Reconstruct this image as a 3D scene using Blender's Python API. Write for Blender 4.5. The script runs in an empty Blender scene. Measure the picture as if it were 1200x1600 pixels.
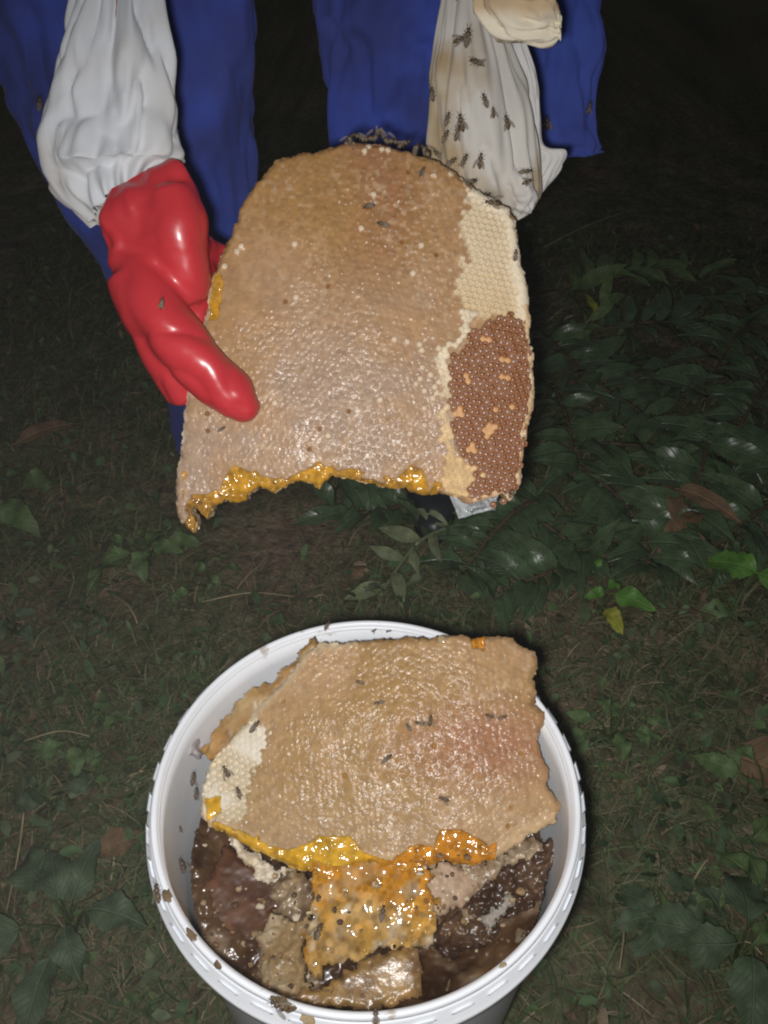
import bpy, math, random
import numpy as np
from mathutils import Vector, Matrix, Quaternion

random.seed(7)
R = math.radians
scene = bpy.context.scene
col = scene.collection

# ------------------------------------------------------------------ camera, night sky, phone flash, exposure
PITCH = R(41.0); VFOV = R(65.0); H = 0.92
FPX = 800 / math.tan(VFOV / 2)
CAM = Vector((0, 0, H))
cd = bpy.data.cameras.new('camera'); cam = bpy.data.objects.new('camera', cd); col.objects.link(cam)
cam.location = CAM; cam.rotation_euler = (R(90) - PITCH, 0, 0)
cd.sensor_fit = 'VERTICAL'; cd.sensor_height = 24; cd.lens = 12 / math.tan(VFOV / 2)
cd.clip_start = 0.02; cd.clip_end = 2000
scene.camera = cam

world = bpy.data.worlds.new('World'); scene.world = world; world.use_nodes = True
wn = world.node_tree.nodes; wl = world.node_tree.links
sky = wn.new('ShaderNodeTexSky'); sky.sky_type = 'NISHITA'; sky.sun_disc = False
sky.sun_elevation = R(-1); sky.sun_rotation = R(180)
wl.new(sky.outputs[0], wn['Background'].inputs[0]); wn['Background'].inputs[1].default_value = 0.14

fl = bpy.data.lights.new('phone_flash', 'SPOT')       # the flash the photograph was taken with
fl.energy = 19.0; fl.color = (1.0, 0.975, 0.96); fl.shadow_soft_size = 0.011
fl.spot_size = R(112); fl.spot_blend = 1.0
flash = bpy.data.objects.new('phone_flash', fl); col.objects.link(flash)
flash.location = (-0.018, -0.006, H - 0.012); flash.rotation_euler = (R(90) - PITCH - R(1), 0, 0)

scene.view_settings.view_transform = 'Standard'; scene.view_settings.look = 'None'
scene.view_settings.exposure = 0.0; scene.view_settings.gamma = 1.0
scene.cycles.filter_width = 2.1

# ------------------------------------------------------------------ pixels (1200x1600) to points in the place
SP, CP = math.sin(PITCH), math.cos(PITCH)
def ray(px, py):
    x = (px - 600) / FPX; y = -(py - 800) / FPX
    return Vector((x, CP + y * SP, -SP + y * CP))
def at_y(px, py, Y): r = ray(px, py); return CAM + r * (Y / r.y)
def at_z(px, py, z): r = ray(px, py); return CAM + r * ((z - H) / r.z)
def at_d(px, py, d): return CAM + ray(px, py) * d
def at_plane(px, py, P, N): r = ray(px, py); return CAM + r * ((P - CAM).dot(N) / r.dot(N))
def to_px(P):                                           # (n,3) array -> pixels
    d = P - np.array(CAM)
    z = d[:, 1] * CP - d[:, 2] * SP; up = d[:, 1] * SP + d[:, 2] * CP
    return 600 + FPX * d[:, 0] / z, 800 - FPX * up / z

# ------------------------------------------------------------------ noise
def hsh(i, j, k, seed):
    n = (i.astype(np.int64) * 374761393 + j.astype(np.int64) * 668265263 + k.astype(np.int64) * 1274126177 + seed * 974634321) & 0xffffffff
    n = ((n ^ (n >> 13)) * 1274126177) & 0xffffffff
    n = ((n ^ (n >> 16)) * 2246822519) & 0xffffffff
    return ((n ^ (n >> 15)) & 0xffffff) / float(0xffffff)
def vn(x, y, z=0.0, seed=0):
    x = np.asarray(x, float); y = np.asarray(y, float); z = np.zeros_like(x) + z
    i, j, k = np.floor(x), np.floor(y), np.floor(z)
    u, v, w = x - i, y - j, z - k
    u, v, w = [t * t * (3 - 2 * t) for t in (u, v, w)]
    r = 0
    for a in (0, 1):
        for b in (0, 1):
            for c in (0, 1):
                r = r + hsh(i + a, j + b, k + c, seed) * (u if a else 1 - u) * (v if b else 1 - v) * (w if c else 1 - w)
    return r
def fbm(x, y, z=0.0, seed=0, o=4):
    r = 0; a = .5; s = 0
    for q in range(o):
        r = r + a * vn(np.asarray(x) * 2 ** q, np.asarray(y) * 2 ** q, np.asarray(z) * 2 ** q, seed + q); s += a; a *= .5
    return r / s
def inpoly(x, y, poly):
    p = np.array(poly, float); r = np.zeros(x.shape, bool); n = len(p)
    for i in range(n):
        x1, y1 = p[i]; x2, y2 = p[(i + 1) % n]
        if y1 == y2: continue
        c = ((y1 > y) != (y2 > y)) & (x < (x2 - x1) * (y - y1) / (y2 - y1) + x1)
        r ^= c
    return r
def polydist(x, y, poly):
    p = np.array(poly, float); d = np.full(x.shape, 1e9); n = len(p)
    for i in range(n):
        a = p[i]; b = p[(i + 1) % n]; e = b - a; l = max(e @ e, 1e-12)
        t = np.clip(((x - a[0]) * e[0] + (y - a[1]) * e[1]) / l, 0, 1)
        d = np.minimum(d, (x - a[0] - t * e[0]) ** 2 + (y - a[1] - t * e[1]) ** 2)
    return np.sqrt(d)

# ------------------------------------------------------------------ materials
def mat(name, base=(.5, .5, .5), rough=.5, attr=False, var=0.0, vscale=30, bump=0.0, bscale=200, bdist=.001, spec=.5,
        sss=0.0, ssr=(1, .4, .2), ssd=.004, coat=0.0, trans=0.0, alpha=1.0, base2=None, sheen=0.0, bdetail=4, rvar=0.0, ior=1.45, cr_=.08):
    m = bpy.data.materials.new(name); m.use_nodes = True
    nt = m.node_tree; N = nt.nodes; L = nt.links; b = N['Principled BSDF']
    b.inputs['Roughness'].default_value = rough; b.inputs['Specular IOR Level'].default_value = spec
    b.inputs['Coat Weight'].default_value = coat; b.inputs['Coat Roughness'].default_value = cr_
    b.inputs['Transmission Weight'].default_value = trans; b.inputs['Alpha'].default_value = alpha
    b.inputs['Sheen Weight'].default_value = sheen; b.inputs['IOR'].default_value = ior
    if sss:
        b.inputs['Subsurface Weight'].default_value = sss; b.inputs['Subsurface Radius'].default_value = ssr
        b.inputs['Subsurface Scale'].default_value = ssd
    tc = N.new('ShaderNodeTexCoord')
    src = None
    if attr:
        a = N.new('ShaderNodeAttribute'); a.attribute_name = 'col'; src = a.outputs['Color']
    if var or base2 or rvar:
        nz = N.new('ShaderNodeTexNoise'); nz.inputs['Scale'].default_value = vscale; nz.inputs['Detail'].default_value = 6
        L.new(tc.outputs['Object'], nz.inputs['Vector'])
        if base2:
            rp = N.new('ShaderNodeValToRGB'); rp.color_ramp.elements[0].position = .38; rp.color_ramp.elements[1].position = .62
            rp.color_ramp.elements[0].color = (*base, 1); rp.color_ramp.elements[1].color = (*base2, 1)
            L.new(nz.outputs['Fac'], rp.inputs['Fac']); src = rp.outputs['Color']
        elif var:
            mp = N.new('ShaderNodeMapRange'); mp.inputs['From Min'].default_value = .3; mp.inputs['From Max'].default_value = .7
            mp.inputs['To Min'].default_value = 1 - var; mp.inputs['To Max'].default_value = 1 + var
            L.new(nz.outputs['Fac'], mp.inputs['Value'])
            mx = N.new('ShaderNodeMix'); mx.data_type = 'RGBA'; mx.blend_type = 'MULTIPLY'; mx.inputs['Factor'].default_value = 1
            if src is None: mx.inputs['A'].default_value = (*base, 1)
            else: L.new(src, mx.inputs['A'])
            L.new(mp.outputs['Result'], mx.inputs['B']); src = mx.outputs['Result']
        if rvar:
            mr = N.new('ShaderNodeMapRange'); mr.inputs['From Min'].default_value = .3; mr.inputs['From Max'].default_value = .7
            mr.inputs['To Min'].default_value = max(.02, rough - rvar); mr.inputs['To Max'].default_value = rough + rvar
            L.new(nz.outputs['Fac'], mr.inputs['Value']); L.new(mr.outputs['Result'], b.inputs['Roughness'])
    if src is not None: L.new(src, b.inputs['Base Color'])
    else: b.inputs['Base Color'].default_value = (*base, 1)
    if bump:
        n2 = N.new('ShaderNodeTexNoise'); n2.inputs['Scale'].default_value = bscale; n2.inputs['Detail'].default_value = bdetail
        L.new(tc.outputs['Object'], n2.inputs['Vector'])
        bp = N.new('ShaderNodeBump'); bp.inputs['Strength'].default_value = bump; bp.inputs['Distance'].default_value = bdist
        L.new(n2.outputs['Fac'], bp.inputs['Height']); L.new(bp.outputs['Normal'], b.inputs['Normal'])
        if coat: L.new(bp.outputs['Normal'], b.inputs['Coat Normal'])
    return m

def wet_spots(m, top, scale):                           # honey wets the wax in small spots only
    nt = m.node_tree; N = nt.nodes; L = nt.links
    tc = N.new('ShaderNodeTexCoord'); nz = N.new('ShaderNodeTexNoise'); nz.inputs['Scale'].default_value = scale; nz.inputs['Detail'].default_value = 2
    big = N.new('ShaderNodeTexNoise'); big.inputs['Scale'].default_value = 18
    L.new(tc.outputs['Object'], nz.inputs['Vector']); L.new(tc.outputs['Object'], big.inputs['Vector'])
    a = N.new('ShaderNodeMapRange'); a.inputs['From Min'].default_value = .34; a.inputs['From Max'].default_value = .55; a.inputs['To Max'].default_value = top
    b = N.new('ShaderNodeMapRange'); b.inputs['From Min'].default_value = .25; b.inputs['From Max'].default_value = .6; b.inputs['To Min'].default_value = .35
    mu = N.new('ShaderNodeMath'); mu.operation = 'MULTIPLY'
    L.new(nz.outputs['Fac'], a.inputs['Value']); L.new(big.outputs['Fac'], b.inputs['Value']); L.new(a.outputs['Result'], mu.inputs[0]); L.new(b.outputs['Result'], mu.inputs[1])
    L.new(mu.outputs[0], N['Principled BSDF'].inputs['Coat Weight'])
M = {}
M['soil'] = mat('soil', attr=True, rough=.95, var=.45, vscale=60, bump=.8, bscale=140, bdist=.006, spec=.2)
M['syrup'] = mat('syrup', attr=True, rough=.30, var=.3, vscale=60, bump=.2, bscale=120, bdist=.001, coat=.3, cr_=.12)
M['grass'] = mat('grass', attr=True, rough=.6, spec=.3)
M['litter'] = mat('litter', attr=True, rough=.7, spec=.3, var=.3, vscale=90)
M['plastic'] = mat('plastic', (.80, .83, .87), rough=.38, var=.06, vscale=14, bump=.15, bscale=60, bdist=.0008)
M['dark_seam'] = mat('dark_seam', (.30, .31, .32), rough=.5, vscale=55, base2=(.16, .15, .13), bump=.2, bscale=80, bdist=.001)
M['wax'] = mat('wax', attr=True, rough=.5, var=.10, vscale=200, bump=.8, bscale=300, bdist=.0007, rvar=.08, spec=.08, coat=.22, cr_=.2, bdetail=2)
def stains(m, c, scale, thr):
    nt = m.node_tree; N = nt.nodes; L = nt.links; b = N['Principled BSDF']
    old = b.inputs['Base Color'].links[0].from_socket
    tc = N.new('ShaderNodeTexCoord'); nz = N.new('ShaderNodeTexNoise'); nz.inputs['Scale'].default_value = scale; nz.inputs['Detail'].default_value = 8; nz.inputs['Roughness'].default_value = .65
    L.new(tc.outputs['Object'], nz.inputs['Vector'])
    mp = N.new('ShaderNodeMapRange'); mp.inputs['From Min'].default_value = thr; mp.inputs['From Max'].default_value = thr + .06; mp.inputs['To Max'].default_value = .8
    mx = N.new('ShaderNodeMix'); mx.data_type = 'RGBA'; mx.inputs['B'].default_value = (*c, 1)
    L.new(nz.outputs['Fac'], mp.inputs['Value']); L.new(mp.outputs['Result'], mx.inputs['Factor']); L.new(old, mx.inputs['A']); L.new(mx.outputs['Result'], b.inputs['Base Color'])
stains(M['plastic'], (.42, .37, .30), 38, .625)
wet_spots(M['wax'], .27, 120)
M['drywax'] = mat('drywax', attr=True, rough=.55, var=.10, vscale=300, bump=.4, bscale=500, bdist=.0008, spec=.35)
M['honey'] = mat('honey', attr=True, rough=.12, var=.3, vscale=90, bump=.16, bscale=140, bdist=.0012, sss=.35, ssr=(1, .35, .05), ssd=.007, coat=.3)
M['cellwax'] = mat('cellwax', (.27, .115, .042), rough=.4, var=.2, vscale=150)
M['cellhoney'] = mat('cellhoney', (.16, .052, .014), rough=.34, coat=.5, cr_=.26, var=.3, vscale=60)
M['sludge'] = mat('sludge', attr=True, rough=.35, var=.35, vscale=130, bump=.5, bscale=220, bdist=.0012, coat=.35, cr_=.2)
M['glove'] = mat('glove', (.47, .03, .038), rough=.36, var=.12, vscale=12, bump=.35, bscale=42, bdist=.003, coat=.22, cr_=.16, rvar=.08, bdetail=2)
M['cotton'] = mat('cotton', attr=True, rough=.85, var=.06, vscale=25, bump=.35, bscale=900, bdist=.0005, spec=.2, sheen=.2)
M['blue'] = mat('blue', attr=True, rough=.8, var=.12, vscale=18, bump=.4, bscale=700, bdist=.0006, spec=.15, sheen=.1)
M['boot'] = mat('boot', (.03, .034, .04), rough=.35, var=.3, vscale=40)
M['skin'] = mat('skin', (.22, .12, .075), rough=.55)
M['hair'] = mat('hair', (.012, .01, .009), rough=.7)
M['bee'] = mat('bee', attr=True, rough=.42, var=.25, vscale=800)
M['wing'] = mat('wing', (.30, .25, .19), rough=.35, alpha=.32)
M['clear'] = mat('clear', (.8, .85, .9), rough=.12, alpha=.42, bump=.8, bscale=60, bdist=.006, spec=.9)
M['rag'] = mat('rag', attr=True, rough=.9, bump=.4, bscale=500, bdist=.0008)
for k, c, r in (('leaf_dark', (.078, .130, .062), .30), ('leaf_mid', (.12, .19, .07), .55), ('leaf_pale', (.19, .23, .12), .5),
                ('leaf_bright', (.11, .26, .045), .5), ('leaf_yellow', (.36, .38, .05), .5), ('leaf_dry', (.21, .14, .075), .75),
                ('leaf_teal', (.085, .13, .07), .6), ('stem_brown', (.12, .085, .05), .8), ('stem_green', (.08, .12, .04), .6), ('straw', (.42, .34, .2), .7)):
    M[k] = mat(k, c, rough=r, var=.35, vscale=5 if k.startswith('leaf') else 45)
    if k.startswith('leaf'):                            # side veins run off the midrib; leaf meshes are one unit long
        nt = M[k].node_tree; N = nt.nodes; L = nt.links; b = N['Principled BSDF']
        tc = N.new('ShaderNodeTexCoord'); sx = N.new('ShaderNodeSeparateXYZ'); L.new(tc.outputs['Object'], sx.inputs[0])
        ab = N.new('ShaderNodeMath'); ab.operation = 'ABSOLUTE'; L.new(sx.outputs['Y'], ab.inputs[0])
        m1 = N.new('ShaderNodeMath'); m1.operation = 'MULTIPLY_ADD'; m1.inputs[1].default_value = -1.1; L.new(ab.outputs[0], m1.inputs[0]); L.new(sx.outputs['X'], m1.inputs[2])
        m2 = N.new('ShaderNodeMath'); m2.operation = 'MULTIPLY'; m2.inputs[1].default_value = 62; L.new(m1.outputs[0], m2.inputs[0])
        sn = N.new('ShaderNodeMath'); sn.operation = 'SINE'; L.new(m2.outputs[0], sn.inputs[0])
        pw = N.new('ShaderNodeMapRange'); pw.inputs['From Min'].default_value = .82; pw.inputs['From Max'].default_value = 1.0; L.new(sn.outputs[0], pw.inputs['Value'])
        mid = N.new('ShaderNodeMapRange'); mid.inputs['From Min'].default_value = .022; mid.inputs['From Max'].default_value = .006; L.new(ab.outputs[0], mid.inputs['Value'])
        mxm = N.new('ShaderNodeMath'); mxm.operation = 'MAXIMUM'; L.new(pw.outputs['Result'], mxm.inputs[0]); L.new(mid.outputs['Result'], mxm.inputs[1])
        old = b.inputs['Base Color'].links[0].from_socket
        mx = N.new('ShaderNodeMix'); mx.data_type = 'RGBA'; mx.inputs['B'].default_value = (c[0] * 1.9 + .01, c[1] * 1.6 + .01, c[2] * 1.7 + .008, 1)
        sc = N.new('ShaderNodeMath'); sc.operation = 'MULTIPLY'; sc.inputs[1].default_value = .6; L.new(mxm.outputs[0], sc.inputs[0])
        L.new(sc.outputs[0], mx.inputs['Factor']); L.new(old, mx.inputs['A']); L.new(mx.outputs['Result'], b.inputs['Base Color'])
        bp = N.new('ShaderNodeBump'); bp.inputs['Strength'].default_value = .5; bp.inputs['Distance'].default_value = .02; bp.invert = True
        L.new(mxm.outputs[0], bp.inputs['Height']); L.new(bp.outputs['Normal'], b.inputs['Normal'])

# ------------------------------------------------------------------ object helpers
def wloc(o):
    v = Vector((0, 0, 0))
    while o is not None: v = v + o.location; o = o.parent
    return v
def tag(o, label=None, cat=None, group=None, kind=None):
    if label: o['label'] = label
    if cat: o['category'] = cat
    if group: o['group'] = group
    if kind: o['kind'] = kind
    return o
def thing(name, label, cat, loc, group=None):
    o = bpy.data.objects.new(name, None); col.objects.link(o); o.location = loc; o.empty_display_size = .02
    return tag(o, label, cat, group)
def mesh(name, V, F, mats, cols=None, smooth=True, fm=None):
    V = np.asarray(V, dtype=np.float32)
    me = bpy.data.meshes.new(name)
    if isinstance(F, np.ndarray) and F.ndim == 2:
        n, k = F.shape
        me.vertices.add(len(V)); me.vertices.foreach_set('co', V.ravel())
        me.loops.add(n * k); me.loops.foreach_set('vertex_index', F.ravel().astype(np.int32))
        me.polygons.add(n); me.polygons.foreach_set('loop_start', np.arange(0, n * k, k, dtype=np.int32))
        me.update(calc_edges=True); me.validate()
    else:
        me.from_pydata(V.tolist(), [], [list(map(int, f)) for f in F]); me.update()
    for m in (mats if isinstance(mats, (list, tuple)) else [mats]): me.materials.append(m)
    if cols is not None:
        c = np.ones((len(V), 4), np.float32); c[:, :3] = cols
        a = me.color_attributes.new('col', 'FLOAT_COLOR', 'POINT'); a.data.foreach_set('color', c.ravel())
    if fm is not None: me.polygons.foreach_set('material_index', np.asarray(fm, np.int32))
    me.polygons.foreach_set('use_smooth', np.full(len(me.polygons), smooth))
    return me
def put(name, me, parent=None, matrix=None):
    o = bpy.data.objects.new(name, me); col.objects.link(o)
    if parent is not None: o.parent = parent
    if matrix is not None: o.matrix_local = matrix
    return o
def mk(name, V, F, mats, parent=None, cols=None, smooth=True, fm=None):   # V in world coordinates
    V = np.asarray(V, float)
    if parent is not None: V = V - np.array(wloc(parent))
    return put(name, mesh(name, V, F, mats, cols, smooth, fm), parent)
def cat_m(parts):                                       # join (V,F[,C]) lists
    V, F, C, n = [], [], [], 0
    for p in parts:
        V.append(np.asarray(p[0], float)); F += [[i + n for i in f] for f in p[1]]
        if len(p) > 2: C.append(np.broadcast_to(np.asarray(p[2], float), (len(p[0]), 3)))
        n += len(p[0])
    return np.concatenate(V), F, (np.concatenate(C) if C else None)
def cr(pts, n):                                         # Catmull-Rom resample
    P = np.array(pts, float); k = len(P); out = []
    for t in np.linspace(0, k - 1 - 1e-9, n):
        i = int(t); u = t - i
        p0, p1, p2, p3 = P[max(i - 1, 0)], P[i], P[min(i + 1, k - 1)], P[min(i + 2, k - 1)]
        out.append(.5 * (2 * p1 + (p2 - p0) * u + (2 * p0 - 5 * p1 + 4 * p2 - p3) * u * u + (3 * p1 - p0 - 3 * p2 + p3) * u ** 3))
    return np.array(out)
def tube(pts, rad, n=6, m=None, caps=True):
    P = cr([tuple(p) for p in pts], m) if m else np.array([tuple(p) for p in pts], float)
    k = len(P); r = np.interp(np.linspace(0, 1, k), np.linspace(0, 1, len(rad)), rad) if hasattr(rad, '__len__') else np.full(k, rad)
    V = []; prev = None
    for i in range(k):
        t = P[min(i + 1, k - 1)] - P[max(i - 1, 0)]; t /= (np.linalg.norm(t) + 1e-12)
        a = np.cross(t, (0.13, .31, .94)) if prev is None else prev - t * (prev @ t)
        a /= (np.linalg.norm(a) + 1e-12); prev = a; b = np.cross(t, a)
        for j in range(n):
            th = 2 * math.pi * j / n
            V.append(P[i] + r[i] * (a * math.cos(th) + b * math.sin(th)))
    F = [[i * n + j, i * n + (j + 1) % n, (i + 1) * n + (j + 1) % n, (i + 1) * n + j] for i in range(k - 1) for j in range(n)]
    if caps: F += [list(range(n))[::-1], [(k - 1) * n + j for j in range(n)]]
    return np.array(V), F
def loft(secs, n=56, m=70, k=.75, disp=None, cap=(True, True)):
    """secs: (L point, R point) pairs: a tube whose silhouette runs through them"""
    Lp = cr([tuple(s[0]) for s in secs], m); Rp = cr([tuple(s[1]) for s in secs], m)
    C = (Lp + Rp) / 2; A = (Rp - Lp) / 2; V = []
    T = np.gradient(C, axis=0)
    th = np.arange(n) * 2 * math.pi / n
    for i in range(m):
        a = A[i]; w = np.linalg.norm(a); t = T[i] / (np.linalg.norm(T[i]) + 1e-12)
        b = np.cross(a / w, t); b /= np.linalg.norm(b)
        if b[1] > 0: b = -b                                # b points at the camera side
        ring = C[i] + np.cos(th)[:, None] * a + np.sin(th)[:, None] * b * w * k
        if disp is not None:
            nrm = np.cos(th)[:, None] * a / w + np.sin(th)[:, None] * b
            ring = ring + nrm * disp(th, i / (m - 1))[:, None]
        V.append(ring)
    V = np.concatenate(V)
    F = [[i * n + j, i * n + (j + 1) % n, (i + 1) * n + (j + 1) % n, (i + 1) * n + j] for i in range(m - 1) for j in range(n)]
    if cap[0]: F.append(list(range(n))[::-1])
    if cap[1]: F.append([(m - 1) * n + j for j in range(n)])
    return V, F
def ball(c, r, n=12, m=8):
    V = []; c = np.array(c, float); r = np.array(r if hasattr(r, '__len__') else (r, r, r), float)
    for i in range(m + 1):
        ph = math.pi * i / m
        for j in range(n):
            th = 2 * math.pi * j / n
            V.append(c + r * np.array((math.sin(ph) * math.cos(th), math.sin(ph) * math.sin(th), math.cos(ph))))
    F = [[i * n + j, (i + 1) * n + j, (i + 1) * n + (j + 1) % n, i * n + (j + 1) % n] for i in range(m) for j in range(n)]
    return np.array(V), F
def remesh(o, voxel, smooth=0, fac=.5):
    md = o.modifiers.new('remesh', 'REMESH'); md.mode = 'VOXEL'; md.voxel_size = voxel; md.use_smooth_shade = True
    if smooth:
        s = o.modifiers.new('smooth', 'SMOOTH'); s.iterations = smooth; s.factor = fac

# ------------------------------------------------------------------ ground
def ground_h(x, y):
    return .030 * (fbm(x * 3, y * 3, seed=3) - .5) + .016 * (fbm(x * 14, y * 14, seed=5) - .5) + .006 * (vn(x * 60, y * 60, seed=9) - .5)
def gz(px, py, dz=0.0):
    p = at_z(px, py, 0)
    return Vector((p.x, p.y, float(ground_h(np.array([p.x]), np.array([p.y]))[0]) + dz))
def axis(lo, hi, s, far):
    a = np.arange(lo, hi + 1e-6, s); e = [];  x = hi; st = s
    while x < far: st *= 1.35; x += st; e.append(x)
    b = []; x = lo; st = s
    while x > -far: st *= 1.35; x -= st; b.append(x)
    return np.array(b[::-1] + a.tolist() + e)
gx = axis(-1.1, 1.3, .012, 300); gy = axis(0.0, 2.8, .012, 300)
X, Y = np.meshgrid(gx, gy)
near = np.clip(1 - np.maximum(np.abs(X) - 1.5, np.abs(Y - 1.4) - 1.8) / 3, 0, 1)
Z = ground_h(X, Y) * near
ny, nx = X.shape
ii = np.arange(ny * nx).reshape(ny, nx)
GF = np.stack([ii[:-1, :-1], ii[:-1, 1:], ii[1:, 1:], ii[1:, :-1]], -1).reshape(-1, 4)
gn = fbm(X * 6, Y * 6, seed=21).ravel()[:, None]; g2 = fbm(X * 30, Y * 30, seed=33).ravel()[:, None]
gc = np.array((.11, .085, .065)) * (1 - gn) + np.array((.19, .145, .112)) * gn
gc = gc * (.45 + 1.1 * g2) * np.array((1.45, 1.38, 1.22))
bp0 = at_z(440, 860, 0); bare = np.exp(-(((X - bp0.x) / .17) ** 2 + ((Y - bp0.y) / .17) ** 2)).ravel()[:, None]
moss = (1 - bare) * np.clip(fbm(X * 7 + 5, Y * 7, seed=44).ravel()[:, None] * 3 - .75, 0, 1)
gc = gc * (1 - moss * .75) + np.array((.095, .125, .058)) * moss * .75 * (.5 + g2)
ground = mk('ground', np.stack([X, Y, Z], -1).reshape(-1, 3), GF, M['soil'], cols=gc)
tag(ground, kind='structure')

# ------------------------------------------------------------------ bucket
BC = Vector((-.013, .316, 0)); BZ = .384; BR = .155
bucket = thing('bucket', 'round white plastic bucket full of broken honeycomb standing on the ground', 'bucket', (BC.x, BC.y, .004))
def lathe(prof, n=160, c=BC, wob=0.0):
    V = []; k = len(prof)
    for (r, z) in prof:
        r = r * 1.036
        th = np.arange(n) * 2 * math.pi / n
        V.append(np.stack([c.x + r * np.cos(th), c.y + r * np.sin(th), np.full(n, z)], 1))
    F = [[i * n + j, i * n + (j + 1) % n, (i + 1) * n + (j + 1) % n, (i + 1) * n + j] for i in range(k - 1) for j in range(n)]
    return np.concatenate(V), F
wt = .0022
def rout(z): return .130 + (.1475 - .130) * z / BZ
V, F = lathe([(rout(.01) - .004, .012), (rout(.01), .014), (rout(.1), .1), (rout(.2), .2), (rout(.3), .3), (rout(.36), .36), (.1475, BZ - .003),
              (.1445, BZ - .003), (rout(.36) - wt, .36), (rout(.3) - wt, .3), (rout(.2) - wt, .2), (rout(.1) - wt, .1), (rout(.02) - wt, .018)])
def dirt(V):
    n = fbm(V[:, 0] * 30, V[:, 1] * 30, V[:, 2] * 30, seed=61)
    return np.clip((n - .56) * 6, 0, 1)
mk('wall', V, F, M['plastic'], bucket)
V, F = lathe([(.001, .010), (.128, .010), (.130, .014), (.126, .018), (.001, .018)]); mk('base', V, F, M['plastic'], bucket)
V, F = lathe([(.1440, BZ - .006), (.1452, BZ - .001), (.1466, BZ + .0008), (.1487, BZ + .0010), (.1498, BZ - .0004), (.1499, BZ - .0045), (.1480, BZ - .006)])
mk('lip', V, F, M['plastic'], bucket)
V, F = lathe([(.1476, BZ - .0035), (.1500, BZ - .0038), (.1512, BZ - .0048), (.1540, BZ - .0180), (.1556, BZ - .0190), (.1562, BZ - .0205), (.1560, BZ - .0250), (.1545, BZ - .0262), (.149, BZ - .0262)])
mk('collar', V, F, M['plastic'], bucket)
# raised tabs round the collar, each of its own, with a darker grey seam round it
tw, thh = .0075, .0052
lev = ((1, .0000), (1, .0002), (.84, .0002), (.80, .0006), (.68, .0007))
tv = [(x * tw * sc, -d, z * thh * (1 - (1 - sc) * 1.3)) for sc, d in lev for (x, z) in ((-1, -1), (1, -1), (1, 1), (-1, 1))]
tf = [[L * 4 + j, L * 4 + (j + 1) % 4, L * 4 + 4 + (j + 1) % 4, L * 4 + 4 + j] for L in range(4) for j in range(4)] + [[16, 17, 18, 19]]
tabm = mesh('tab', tv, tf, [M['dark_seam'], M['plastic']], smooth=False, fm=[0] * 8 + [1] * 9)
for i in range(40):
    a = 2 * math.pi * (i + .5) / 40
    rt = .1526 * 1.036; p = Vector((rt * math.cos(a), rt * math.sin(a), BZ - .0114 - .004))
    put('tab', tabm, bucket, Matrix.Translation(p) @ Matrix.Rotation(a + math.pi / 2, 4, 'Z') @ Matrix.Rotation(R(12), 4, 'X'))
bpy.context.view_layer.update()

# ------------------------------------------------------------------ comb maker
def hexc(u, v, p, ang=.18):
    """pointy hexagon lattice: returns cell centre offsets (du,dv) in units of the pitch and a cell hash"""
    c, s = math.cos(ang), math.sin(ang)
    x = (u * c - v * s) / p; y = (u * s + v * c) / p
    h = math.sqrt(3) / 2
    r0 = np.round(y / h); best = None
    for dr in (-1, 0, 1):
        r = r0 + dr; off = (r % 2) * .5
        q = np.round(x - off); cx = q + off; cy = r * h
        d = (x - cx) ** 2 + (y - cy) ** 2
        if best is None: best = [d, cx, cy, q, r]
        else:
            k = d < best[0]
            best = [np.where(k, a, b) for a, b in zip((d, cx, cy, q, r), best)]
    d, cx, cy, q, r = best
    dx, dy = x - cx, y - cy
    m = np.maximum(np.abs(dx), np.maximum(np.abs(.5 * dx + h * dy), np.abs(.5 * dx - h * dy)))   # .5 at the wall
    uc = (cx * c + cy * s) * p; vc = (-cx * s + cy * c) * p
    return np.sqrt(d), m, hsh(q, r, q * 0, 11), hsh(q, r, q * 0, 12), uc, vc
def frame(N, P):
    N = N.normalized(); U = Vector((1, 0, 0)); U = (U - N * U.dot(N)).normalized(); W = N.cross(U)
    return np.array(P), np.array(U), np.array(W), np.array(N)
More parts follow.
